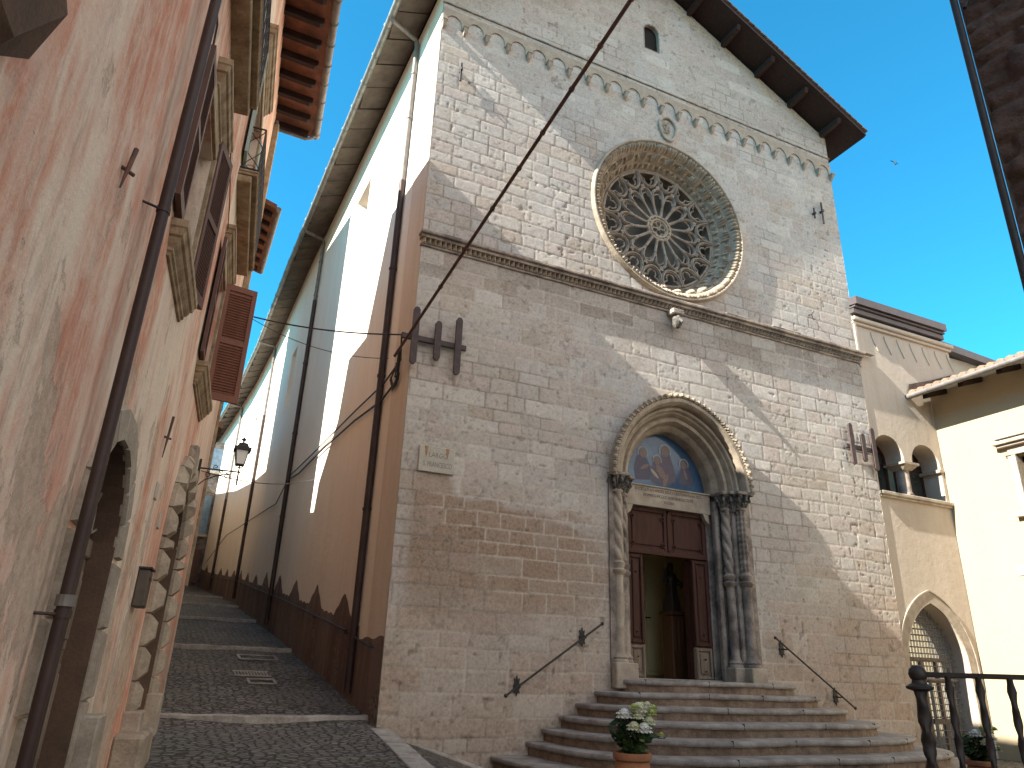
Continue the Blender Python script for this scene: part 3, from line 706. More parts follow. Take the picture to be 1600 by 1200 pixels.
# ---- DOOR
def panelled(mb, x0, x1, y, z0, z1, fr=.09):
    mb.box(x0, x1, y, y + .05, z0, z1)
    mb.box(x0 + .01, x0 + fr, y - .03, y, z0 + .01, z1 - .01, .01); mb.box(x1 - fr, x1 - .01, y - .03, y, z0 + .01, z1 - .01, .01)
    mb.box(x0 + fr, x1 - fr, y - .03, y, z0 + .01, z0 + fr, .01); mb.box(x0 + fr, x1 - fr, y - .03, y, z1 - fr, z1 - .01, .01)
    mb.box(x0 + fr + .035, x1 - fr - .035, y - .018, y, z0 + fr + .035, z1 - fr - .035, .012)
xm = PX + .02; DL, DR = PX - .885, PX + .885
mb = MB(); panelled(mb, DL, xm - .005, .48, 3.66, 4.48); panelled(mb, xm + .005, DR, .48, 3.66, 4.48)
mb.box(DL, DR, .44, .52, 3.62, 3.70, .012); mb.box(xm - .03, xm + .03, .43, .50, 3.7, 4.40, .01)
tr = mb.build('door_transom', 'door', church)
for cx_, cz_ in ((DL + .12, 4.28), (xm - .12, 4.28), (xm + .12, 4.28), (DR - .12, 4.28), (DL + .12, 3.8), (xm - .12, 3.8), (xm + .12, 3.8), (DR - .12, 3.8)):
    mb = MB(); mb.tube([(cx_ + .035 * math.cos(t), .445, cz_ + .035 * math.sin(t)) for t in [6.283 * k / 10 for k in range(10)]], .012, 5, closed=True); mb.build('rosette', 'door', tr, True)
for x0, x1, xh in ((DL, DL + .34, DL), (DR - .37, DR, DR)):
    mb = MB(); panelled(mb, x0, x1, .48, 2.10, 3.61, .07); lf = mb.build('door_leaf', 'door', church)
    mb = MB(); panelled(mb, x0, x1, .485, 1.56, 2.09, .06); mb.build('kick_panel', 'oldwood', lf)
    mb = MB()
    for zz in (1.7, 1.9, 2.3, 3.3): mb.lathe([(0, -.02), (.02, 0), (0, .02)], ((x0 + x1) / 2, .44, zz), 8)
    mb.build('stud', 'iron', lf)
mb = MB(); mb.box(DR - .36, DR - .32, .54, .74, 1.57, 3.6, .006); mb.box(DR - .375, DR - .36, .58, .70, 1.7, 3.5, .004); mb.build('inner_door_leaf', 'door', church)
# interior seen through the doorway
mb = MB()
mb.add([(7.0, .85, 1.55), (10.9, .85, 1.55), (10.9, 2.5, 1.55), (7.0, 2.5, 1.55), (7.0, .85, 5), (10.9, .85, 5), (10.9, 2.5, 5), (7.0, 2.5, 5)], [(0, 1, 2, 3), (4, 5, 6, 7), (1, 2, 6, 5), (2, 3, 7, 6), (3, 0, 4, 7)])
mb.build('vestibule', 'interior', church)
mb = MB(); panelled(mb, 8.35, 8.95, 2.44, 1.6, 4.3, .05); panelled(mb, 8.97, 9.6, 2.44, 1.6, 4.3, .05); iv = mb.build('inner_door', 'interior', church)
mb = MB(); mb.tube([(8.9, 2.42, 2.7), (8.9, 2.37, 2.7), (8.82, 2.37, 2.7)], .015, 6); mb.tube([(9.02, 2.42, 2.7), (9.02, 2.37, 2.7), (9.10, 2.37, 2.7)], .015, 6); mb.build('handle', 'iron', iv)
# floor slab under the doorway
mb = MB(); mb.box(DL - .05, DR + .05, .30, .86, 1.40, 1.56, .01); mb.build('threshold', 'step', church)

# ---- SIDE WALL (footprint bends slightly), ROOF, GUTTER
FP = [(XL, 0.), (2.83, 4), (2.70, 9), (2.6, 12.5), (2.5, 20), (2.25, 25.7), (1.75, 31.5), (1.3, 36)]
def fpx(y):
    return float(np.interp(y, [p[1] for p in FP], [p[0] for p in FP]))
def ramp_z(y):
    return float(np.interp(y, [-14, -10.5, -3, 0, 3, 10, 20, 28.8, 36, 60], [.0, .2, .66, .86, 1.32, 2.35, 3.68, 4.65, 5.7, 9]))
SW = lambda y, z, o=0: (fpx(y) - o, y, z)
EZ = 14.35
mb = MB()
holes = [rect(4.75, 6.05, 9.7, 13.0), rect(13.0, 14.0, 9.5, 11.6), rect(22.3, 23.2, 10.3, 11.9)]
seams = sorted({p[1] for p in FP} | {h[0][0] for h in holes} | {h[1][0] for h in holes})
for a, b in zip(seams[:-1], seams[1:]):
    hh = [h for h in holes if a >= h[0][0] - 1e-6 and b <= h[1][0] + 1e-6]
    zr = [(-.3, hh[0][0][1]), (hh[0][2][1], EZ + .25)] if hh else [(-.3, EZ + .25)]
    for z0, z1 in zr: mb.add([SW(a, z0), SW(b, z0), SW(b, z1), SW(a, z1)], [(0, 1, 2, 3)])
for h in holes:
    (y0, z0), (y1, _), (_, z1), _ = h; d = -.30
    iy0, iy1, iz0, iz1 = y0 + .12, y1 - .12, z0 + .55, z1 - .12
    mb.add([SW(y0, z0), SW(y1, z0), SW(y1, z1), SW(y0, z1), SW(iy0, iz0, d), SW(iy1, iz0, d), SW(iy1, iz1, d), SW(iy0, iz1, d)], [(0, 1, 5, 4), (1, 2, 6, 5), (2, 3, 7, 6), (3, 0, 4, 7)])
sw = mb.build('side_wall', 'cream', church)
for h in holes:
    (y0, z0), (y1, _), (_, z1), _ = h
    mb = MB(); mb.add([SW(y0, z0 + .3, -.29), SW(y1, z0 + .3, -.29), SW(y1, z1, -.29), SW(y0, z1, -.29)], [(0, 1, 2, 3)]); w_ = mb.build('side_window', 'peach', church)
    ym = (y0 + y1) / 2; mb = MB(); mb.prism(arch(ym, (y1 - y0) * .27, z0 + .9, z1 - .55, n=6), lambda y, z: SW(y, z, -.285), lambda y, z: SW(y, z, -.30)); mb.build('pane', 'glass', w_)
mb = MB(); mb.add([(XR, .0, -.2), (XR, 36, -.2), (XR, 36, 14.6), (XR, .0, 14.6)], [(0, 1, 2, 3)])
mb.add([(1.3, 36, 0), (XR, 36, 0), (XR, 36, 14.7), (XC, 36, 17.5), (1.3, 36, 14.2)], [(0, 1, 2, 3, 4)]); mb.build('rear_walls', 'cream', church)
# dark dado with sawtooth top
def dado_top(y): return ramp_z(y) + 1.12 - min(.25, .012 * y)
mb = MB(); y = .02; dy = .08
ys = np.arange(.01, 35.5, .06)
def saw(y):
    if y < 1.35: return dado_top(0) + .02 * math.sin(y * 9)
    ph = ((y - 1.35) / 2.35) % 1
    return dado_top(y) + (.42 * (1 - abs(ph - .5) * 2 / .55) if abs(ph - .5) < .275 else 0) * (1 if y < 14 else .7) + .015 * math.sin(y * 17)
for a, b in zip(ys[:-1], ys[1:]):
    mb.add([SW(a, -.2, .012), SW(b, -.2, .012), SW(b, saw(b), .012), SW(a, saw(a), .012), SW(b, saw(b), 0), SW(a, saw(a), 0)], [(0, 1, 2, 3), (3, 2, 4, 5)])
mb.build('dado', 'dado', church)
# pale upper skirting and corner strip
mb = MB()
for a, b in zip(FP[:-1], FP[1:]): pass
mb.add([SW(.0, 1.9, .008), SW(.9, 1.9, .008), SW(.9, EZ, .008), SW(.0, EZ, .008)], [(0, 1, 2, 3)]); mb.build('corner_strip', 'peach', church)
# roof slopes (follow the footprint)
OV = .66; GOV = .74
def slab_roof():
    ysr = [-.68] + [p[1] for p in FP[1:]]
    mb = MB()
    for t0, t1, nm in ((0, .07, 'boards'), (.10, .20, 'tiles')):
        pass
    top = MB(); bot = MB()
    n = len(ysr)
    def line(dz):
        out = []
        for y in ysr:
            xe = fpx(max(y, 0)) - GOV
            out.append([(xe, y, 17.62 - .53 * (XC - xe) + dz), (XC, y, 17.62 + dz), (XR + .62, y, 17.62 - .53 * (XR + .62 - XC) + dz)])
        return out
    for mbx, d0, d1 in ((bot, 0, .05), (top, .052, .15)):
        A = line(d0); B = line(d1)
        vs = [p for l in A for p in l] + [p for l in B for p in l]; fs = []
        k = 3 * n
        for i in range(n - 1):
            for j in range(2):
                q = (i * 3 + j, i * 3 + j + 1, (i + 1) * 3 + j + 1, (i + 1) * 3 + j); fs += [q, tuple(a + k for a in q)]
            for j in (0, 2): fs.append((i * 3 + j, (i + 1) * 3 + j, (i + 1) * 3 + j + k, i * 3 + j + k))
        for i in (0, n - 1):
            for j in range(2): fs.append((i * 3 + j, i * 3 + j + 1, i * 3 + j + 1 + k, i * 3 + j + k))
        mbx.add(vs, fs)
    rf = top.build('roof', 'tileold', church); bot.build('soffit_boards', 'roofwood', rf)
    return rf
roof = slab_roof()
# timber brackets under the rake
for i in range(-5, 6):
    x = XC + i * 1.02 + (.0 if i else 0.001); x2 = x
    zt = 17.61 - .53 * abs(x - XC)
    s_1 = -.53 if x > XC else .53
    mb = MB(); mb.add([(x - .055, y, zt - .0 - d - s_1 * .055 * -1 * (1)) for y, d in ((-.62, .04), (-.58, .13), (.02, .17), (.02, .0), (-.62, .0))] + [(x + .055, y, zt - d + s_1 * .055) for y, d in ((-.62, .04), (-.58, .13), (.02, .17), (.02, .0), (-.62, .0))],
           [(0, 1, 2, 3, 4), (9, 8, 7, 6, 5)] + [(k, (k + 1) % 5, (k + 1) % 5 + 5, k + 5) for k in range(5)])
    mb.build('roof_bracket', 'roofwood', church)
mb = MB()
for sg in (-1, 1):      # barge board
    xe = XC + sg * (5.85); L = 5.85
    mb.obox((XC + sg * L / 2, -.70, 17.64 - .53 * L / 2 + .06), (sg * L / 2, 0, -.53 * L / 2), (0, .02, 0), (0, 0, .07))
mb.build('bargeboard', 'roofwood', church)
for sg in (-1, 1):      # ragged tile ends along the rake
    for k in range(34):
        t = (k + .5) / 34 * 5.9; x = XC + sg * t
        mb = MB() if k == 0 else mb
        mb.obox((x, -.70, 17.62 - .53 * t + .165), (sg * .085, 0, -.53 * .085 + .012), (0, .06, 0), (0, 0, .014))
    mb.build('verge_tiles', 'tileold', roof)
# stone slab soffit on the alley eave, with joints
y = -.6; k = 0
while y < 35:
    wdt = .80; x0 = fpx(max(y, 0)); x1 = fpx(max(y + wdt, 0))
    mb = MB(); zo = 17.62 - .53 * (XC - (x0 - GOV + .1))
    a, b = y + .015, y + wdt - .015; jj = random.uniform(-.008, .008)
    mb.add([(x0 - GOV + .06, a, zo - .03 + jj), (x1 - GOV + .06, b, zo - .03 + jj), (x1 + .0, b, zo + .24 + jj), (x0 + .0, a, zo + .24 + jj), (x0 - GOV + .06, a, zo - .0 + jj), (x1 - GOV + .06, b, zo - .0 + jj), (x1 + .0, b, zo + .27 + jj), (x0 + .0, a, zo + .27 + jj)],
           [(0, 3, 2, 1), (4, 5, 6, 7), (0, 1, 5, 4), (1, 2, 6, 5), (2, 3, 7, 6), (3, 0, 4, 7)])
    mb.build('soffit_slab', 'slab', roof); y += wdt; k += 1
# gutter
gx = lambda y: (fpx(max(y, 0)) - GOV - .02, y, 17.62 - .53 * (XC - (fpx(max(y, 0)) - GOV)) - .02)
mb = MB(); mb.tube([gx(y) for y in [-.68, 2, 4, 6.5, 9, 11, 12.5, 16, 20, 23, 25.7, 28, 31.5, 36]], .075, 10)
for y in np.arange(-.4, 35, .9): p = gx(y); mb.tube([(p[0] + .085 * math.cos(t), y, p[2] + .085 * math.sin(t)) for t in [6.283 * j / 10 for j in range(10)]], .008, 4, closed=True)
mb.build('gutter', 'gutter', church, True)
for i, (y, zsw) in enumerate(((1.45, 10.6), (10.3, 12.0), (19.6, 11.0), (28.0, 9.0))):
    g = gx(y - .35); x = fpx(y) - .07
    mb = MB(); mb.tube([(g[0], y - .35, g[2] - .05), (g[0] + .05, y - .33, g[2] - .12), (x - .05, y - .02, g[2] - .06), (x, y, g[2] - .16), (x, y, zsw)], .055, 10)
    for zz in (13.4, 12.2): mb.lathe([(.068, 0), (.068, .03)], (x, y, zz), 10)
    dp = mb.build('downpipe', 'zinc' if i % 2 == 0 else 'zinc', church, True)
    zb = ramp_z(y) + .12
    mb = MB(); mb.tube([(x, y, zsw + .05), (x, y, zb)], .062, 10)
    for zz in [q for q in (zb + .6, zb + 2.8, zb + 5.2, zb + 7.4) if q < zsw - .1]: mb.lathe([(.078, 0), (.078, .04)], (x, y, zz), 10); mb.box(x, x + .08, y - .01, y + .01, zz, zz + .03)
    mb.build('lower_pipe', 'pipe', dp, True)

# ================================================================== STEPS
steps = thing('church_steps', 'flight of rounded stone steps climbing to the church portal', 'steps', (PX, -1.5, .3))
AL = [1.42, 1.84, 2.18, 2.46, 2.75, 3.0, 3.55]; AA = [2.15, 2.5, 2.85, 3.25, 3.7, 4.2, 4.75]; BB = [.42, .82, 1.22, 1.66, 2.08, 2.50, 2.92]
def step_outline(a, b, off, n=3.2, N=64, al=None):
    al = a if al is None else al
    pts = []
    for k in range(N + 1):
        t = math.pi * k / N; cx_, sx_ = math.cos(t), math.sin(t)
        pts.append((PX - ((al if cx_ > 0 else a) + off) * math.copysign(abs(cx_) ** (2 / n), cx_), -(b + off) * abs(sx_) ** (2 / n)))
    return pts
for i in range(7):
    zt = 1.54 - .178 * i; a, b = AA[i], BB[i]; zb = zt - .178 - .01
    prof = [(-.03, zb), (-.03, zt - .075), (.0, zt - .066), (.018, zt - .035), (.010, zt - .008), (-.012, zt)]
    rs = [(-.03, zb), (-.03, zt - .072)]; ns = [(-.035, zt - .073), (.0, zt - .072), (.016, zt - .055), (.02, zt - .035), (.012, zt - .012), (-.012, zt), (-.40, zt + .001)]
    for nm, pr, m in (('tread', ns, 'step'), ('riser', rs, 'riser')):
        mb = MB(); rows = [[(p[0], p[1], z) for p in step_outline(a, b, o_, al=AL[i])] for o_, z in pr]; n = len(rows[0])
        for r_ in rows:
            mb.v += [(x_, y_ - (.01 * math.sin(x_ * 3.1 + i) if nm == 'tread' else .012 * math.sin(x_ * 5 + i * 2)), z_ + (.006 * math.sin(x_ * 2.3 + i * 1.7))) for x_, y_, z_ in r_]
        mb.f = [(j * n + k, j * n + k + 1, (j + 1) * n + k + 1, (j + 1) * n + k) for j in range(len(rows) - 1) for k in range(n - 1)]
        if nm == 'tread':
            mb.f.append(tuple((len(rows) - 1) * n + k for k in range(n)))
            st_ = mb.build('step', m, steps, True)
        else: mb.build('riser', m, st_, True)
    # joints between the tread stones
    mb = MB(); rn = random.Random(i + 3); x = PX - AL[i] * .8
    while x < PX + a * .85:
        ol = sorted(step_outline(a, b, .0, al=AL[i])); yv = float(np.interp(x, [p[0] for p in ol], [p[1] for p in ol]))
        yn = yv - .0215 - .01 * math.sin(x * 3.1 + i); mb.box(x - .002, x + .002, yn, yn + .05, zt - .07, zt + .003)
        x += rn.uniform(1.0, 1.7)
    mb.build('joint', 'black', st_)

# ================================================================== GROUND
def piazza_z(x, y):
    base = .30
    t = 1 - sstep(2.7, 4.5, np.array(x, float)); r_ = float(np.interp(y, [-14, -10.5, -3, 0], [.0, .18, .58, .80]))
    return base + (r_ - base) * float(t)
def ramp_edge(y): return float(np.interp(y, [-14, -10.5, -3.05, 0], [2.0, 2.2, 2.64, 2.93]))
KERB_Y = [.45, 6.7, 12.6, 17.8, 23.5]
def leftx(y): return -.856 + .0927 * (y + 10.5) if y < 1.5 else .20
def ramp_surf(y):
    z = ramp_z(y)
    if y <= KERB_Y[0]: return z - .03 * sstep(-8, KERB_Y[0], np.array(y)).item()
    for a, b in zip(KERB_Y, KERB_Y[1:] + [40]):
        if a < y <= b: return z - .05 * (y - a) / (b - a)
    return z
mb = MB(); ys = [-14, -12, -10.5] + list(np.arange(-10, .4, .4)) + [.449, .451] + list(np.arange(.8, 36, .7)); 
for k in KERB_Y[1:]: ys += [k - .001, k + .001]
ys = sorted(set(float(y) for y in ys))
xn = 10
rows = []
for y in ys:
    x0 = leftx(y) - .4; x1 = (ramp_edge(y) if y < 0 else fpx(y)) + (0 if y < 0 else .05)
    rows.append([(x0 + (x1 - x0) * k / xn, y, ramp_surf(y) + .02 * math.sin(x0 * 3 + k + y * 1.3) * (0 < k < xn)) for k in range(xn + 1)])
for r_ in rows: mb.v += r_
mb.f = [(j * (xn + 1) + k, j * (xn + 1) + k + 1, (j + 1) * (xn + 1) + k + 1, (j + 1) * (xn + 1) + k) for j in range(len(rows) - 1) for k in range(xn)]
mb.build('alley_paving', 'cobble', None, False, kind='structure')
mb = MB(); gxs = [1.9, 2.2, 2.5, 2.7, 2.9, 3.1, 3.3, 3.6, 3.9, 4.2, 4.5, 6, 9, 13, 17, 30]; gys = [-30, -20, -14, -12, -10.5, -8, -6, -5, -4, -3.5, -3, -2.5, -2, -1.5, -1, -.5, 0, .3]
for y in gys: mb.v += [(x if x > 2.2 else ramp_edge(y), y, piazza_z(x, y) if x > 2.2 else piazza_z(x, y) - .02) for x in gxs]
n = len(gxs); mb.f = [(j * n + k, j * n + k + 1, (j + 1) * n + k + 1, (j + 1) * n + k) for j in range(len(gys) - 1) for k in range(n - 1)]
mb.build('piazza_paving', 'cobble', None, False, kind='structure')
mb = MB(); mb.add([(-400, -400, -.35), (400, -400, -.35), (400, 400, -.35), (-400, 400, -.35)], [(0, 1, 2, 3)]); mb.build('ground', 'cobble', None, kind='structure')
# kerbs
for i, ky in enumerate(KERB_Y):
    mb = MB(); x0 = leftx(ky) + .02; x1 = fpx(ky) - .01; N = 12
    top = []; bot = []
    for k in range(N + 1):
        x = x0 + (x1 - x0) * k / N; t = k / N; yo = -.16 * math.sin(math.pi * t) if i == 0 else -.08 * math.sin(math.pi * t)
        z = ramp_surf(ky + .01) + .015 + .006 * math.sin(k * 2.2)
        mb.v += [(x, ky + yo - .06, z - .14), (x, ky + yo - .06, z - .012), (x, ky + yo - .05, z - .002), (x, ky + yo + .06, z + .006), (x, ky + yo + .07, z - .10)]
    mb.f = [(k * 5 + j, k * 5 + j + 1, (k + 1) * 5 + j + 1, (k + 1) * 5 + j) for k in range(N) for j in range(4)]
    mb.build('kerb', 'kerb', None, False, kind='structure')
yk = -.15
while yk > -9:
    L = random.uniform(.7, 1.1); y0, y1 = yk, yk - L + .02
    mb = MB(); x0, x1 = ramp_edge(y0), ramp_edge(y1); z0, z1 = ramp_surf(y0) + .012, ramp_surf(y1) + .012
    j = random.uniform(-.015, .015)
    vs = [(x0 - .12 + j, y0, z0), (x0 + .14 + j, y0, z0), (x1 + .14 + j, y1, z1), (x1 - .12 + j, y1, z1)]
    mb.add([(a, b, c - .35) for a, b, c in vs] + vs, [(4, 5, 6, 7), (0, 1, 5, 4), (1, 2, 6, 5), (2, 3, 7, 6), (3, 0, 4, 7)])
    mb.build('kerb', 'kerb', None, kind='structure', bevel=.012); yk -= L
for p0, p1 in (((3.45, -.12), (4.3, -2.0)),):
    mb = MB(); d = Vector((p1[0] - p0[0], p1[1] - p0[1], 0)); nrm = Vector((-d.y, d.x, 0)).normalized() * .07
    vs = []
    for p in (p0, p1):
        for s2 in (1, -1): vs.append((p[0] + nrm.x * s2, p[1] + nrm.y * s2, piazza_z(p[0], p[1]) + .035))
    mb.add([(a, b, c - .2) for a, b, c in vs] + vs, [(4, 5, 7, 6), (0, 1, 5, 4), (1, 3, 7, 5), (3, 2, 6, 7), (2, 0, 4, 6)]); mb.build('kerb', 'kerb', None, kind='structure', bevel=.01)
# drain grate and manhole outline in the alley
mb = MB(); zc = lambda y: ramp_surf(y) + .022
def onramp(mb, x0, x1, y0, y1, h=.012):
    mb.add([(x0, y0, zc(y0)), (x1, y0, zc(y0)), (x1, y1, zc(y1)), (x0, y1, zc(y1)), (x0, y0, zc(y0) + h), (x1, y0, zc(y0) + h), (x1, y1, zc(y1) + h), (x0, y1, zc(y1) + h)], [(4, 5, 6, 7), (0, 1, 5, 4), (1, 2, 6, 5), (2, 3, 7, 6), (3, 0, 4, 7)])
for k in range(11): onramp(mb, 1.35 + k * .052, 1.375 + k * .052, 3.35, 3.75)
onramp(mb, 1.33, 1.93, 3.28, 3.34); onramp(mb, 1.33, 1.93, 3.76, 3.82)
mb.build('drain_grate', 'kerb', None, label='small slotted drain grate set in the alley cobbles', cat='drain')
mb = MB()
for a in ((1.5, 1.95, 2.6, 2.66), (1.5, 1.95, 3.0, 3.06), (1.5, 1.54, 2.66, 3.0), (1.91, 1.95, 2.66, 3.0)): onramp(mb, *a)
mb.build('manhole_frame', 'kerb', None, label='pale square inspection cover frame below the drain in the alley', cat='manhole')
mb = MB()
for a in ((1.55, 2.3, 5.2, 5.26), (1.55, 2.3, 5.75, 5.81), (1.55, 1.6, 5.26, 5.75), (2.25, 2.3, 5.26, 5.75)): onramp(mb, *a)
mb.build('manhole_frame', 'kerb', None, label='larger square cover frame in the cobbles beyond the drain grate', cat='manhole')

# ================================================================== FACADE FITTINGS
def iron_anchor(x0, z0, bars, hx0, hx1, hz, label, tilt=-.0):
    t = thing('wall_anchor', label, 'wall anchor', (x0, 0, z0), 'three-bar iron anchors on the church front')
    mb = MB(F); mb.box(hx0, hx1, hz - .05, hz + .05, .05, .10, .01); mb.build('cross_bar', 'anchor', t)
    for bx, zt, zb in bars:
        mb = MB(); w = .055
        pts = [(bx - w, zb + .05), (bx - w * .6, zb + .01), (bx, zb), (bx + w * .6, zb + .01), (bx + w, zb + .05), (bx + w, zt - .05), (bx + w * .6, zt - .01), (bx, zt), (bx - w * .6, zt - .01), (bx - w, zt - .05)]
        mb.prism(pts, lambda x, z: F(x, z, .135), lambda x, z: F(x, z, .095)); mb.build('upright_bar', 'anchor', t)
iron_anchor(3.3, 6.1, ((2.93, 7.12, 6.10), (3.32, 6.95, 6.24), (3.68, 7.10, 6.06)), 2.72, 3.84, 6.58, 'brown iron wall anchor of three uprights on the church corner nearest the alley')
iron_anchor(12.98, 5.8, ((12.65, 6.78, 5.86), (12.99, 6.60, 5.97), (13.30, 6.78, 5.82)), 12.50, 13.42, 6.27, 'brown iron wall anchor of three uprights beside the arched loggia')
for nm, x, z0, z1, lab in (('tie_bar', 3.38, 12.16, 12.62, 'thin iron tie plate below the left end of the arch frieze on the church'), ('tie_bar', 12.83, 11.9, 12.52, 'long thin iron tie plate high on the right side of the church front')):
    mb = MB(F); mb.box(x - .022, x + .022, z0, z1, .05, .08, .006); mb.box(x - .02, x + .02, (z0 + z1) / 2 + .02, (z0 + z1) / 2 + .08, -.02, .12, .005); mb.build(nm, 'iron', None, label=lab, cat='iron tie')
mb = MB(F); mb.box(12.55, 12.585, 11.98, 12.28, .04, .07, .005); mb.box(12.55, 12.585, 12.1, 12.15, -.02, .1); mb.build('tie_bar', 'iron', None, label='short iron tie plate left of the long one on the church front', cat='iron tie')
mb = MB(F); mb.tube([(3.57, 12.26, 0), (3.57, 12.24, .06), (3.57, 12.18, .08)], .014, 6); mb.build('iron_hook', 'iron', None, label='small iron hook beside the tie plate under the arch frieze', cat='hook')
mb = MB(F); mb.tube([(12.0, 9.26, 0), (11.99, 9.24, .08), (12.0, 9.12, .1), (12.02, 9.1, .14)], .016, 6); mb.tube([(11.99, 9.24, .08), (12.05, 9.32, .10)], .012, 6); mb.build('iron_hook', 'iron', None, label='small iron hook above the right end of the string course', cat='hook')
# street-name plaque
pq = thing('street_plaque', 'pale marble street-name plaque with rust streaks near the church corner', 'sign', (3.49, -.02, 4.4))
mb = MB(F); mb.box(3.19, 3.78, 4.41, 4.82, .0, .05, .006); mb.build('slab', 'marble', pq)
T2 = lambda cx, cz: (lambda x, y, z: (cx + x, -.0515 - z, cz + y))
text_mesh('LARGO', .115, T2(3.50, 4.68), 'lettering', 'letter', pq, .0012, .82); text_mesh('S. FRANCESCO', .115, T2(3.50, 4.53), 'lettering', 'letter', pq, .0012, .62)
for cx in (3.30, 3.65):
    mb = MB(F); mb.prism([(cx - .032, 4.815), (cx + .03, 4.815), (cx + .02, 4.73), (cx + .002, 4.63), (cx - .016, 4.72)], lambda x, z: (x, z, .0512), lambda x, z: (x, z, .050)); mb.build('rust_streak', 'ruststain', pq)
# stair handrails
def handrail(p0, p1, label):
    t = thing('wall_handrail', label, 'handrail', ((p0[0] + p1[0]) / 2, -.1, min(p0[1], p1[1])), 'iron handrails beside the church steps')
    mb = MB(F); mb.tube([(p0[0], p0[1], .14), (p1[0], p1[1], .14)], .016, 8)
    for p in (p0, p1): mb.lathe([(0, -.03), (.028, -.01), (.028, .012), (0, .03)], (p[0], p[1], .14), 8)
    mb.build('rail', 'iron', t, True)
    for f_ in (.14, .82):
        x = p0[0] + (p1[0] - p0[0]) * f_; z = p0[1] + (p1[1] - p0[1]) * f_
        mb = MB(F); mb.tube([(x, z - .02, 0), (x, z - .03, .14)], .012, 6)
        sh = [(0, .17), (.02, .10), (.06, .12), (.045, .05), (.075, 0), (.05, -.06), (.065, -.11), (.02, -.09), (0, -.16), (-.02, -.09), (-.065, -.11), (-.05, -.06), (-.075, 0), (-.045, .05), (-.06, .12), (-.02, .10)]
        mb.prism([(x + a * .8, z - .02 + b * .9) for a, b in sh], lambda a, b: (a, b, .022), lambda a, b: (a, b, .004)); mb.build('bracket', 'iron', t)
handrail((4.76, 1.26), (6.40, 2.34), 'slanting iron handrail on the wall left of the church steps')
handrail((9.98, 2.30), (11.72, 1.18), 'slanting iron handrail on the wall right of the church steps')

# ---- statue and its stand inside the doorway
stt = thing('statue', 'dark robed statue on a wooden stand just inside the church doorway', 'statue', (8.78, 1.3, 1.56))
mb = MB(); mb.lathe([(.0, 0), (.17, 0), (.16, .15), (.12, .35), (.11, .5), (.13, .62), (.10, .70), (.045, .74), (.05, .76), (.065, .82), (.06, .88), (.03, .92), (0, .93)], (8.84, 1.3, 2.74), 18, lambda a, z, i: 1 + .09 * math.cos(6 * a) * (z < .6))
mb.tube([(8.76, 1.28, 3.36), (8.65, 1.22, 3.28), (8.64, 1.18, 3.44), (8.68, 1.17, 3.54)], [.055, .045, .035, .03], 8); mb.tube([(8.93, 1.3, 3.36), (9.02, 1.22, 3.24), (8.96, 1.14, 3.20)], [.055, .045, .035], 8)
o = mb.build('figure', 'statue', stt, True)
rm = o.modifiers.new('remesh', 'REMESH'); rm.mode = 'VOXEL'; rm.voxel_size = .016; rm.use_smooth_shade = True
mb = MB(); mb.box(8.72, 9.10, 1.15, 1.48, 1.56, 2.68, .02); mb.box(8.69, 9.13, 1.12, 1.51, 2.68, 2.75, .015); st1 = mb.build('stand', 'confess', stt)
mb = MB()
for k in range(4): mb.box(8.76 + k * .09, 8.785 + k * .09, 1.13, 1.15, 2.05, 2.62, .004)
mb.build('stand_slat', 'confess', st1)

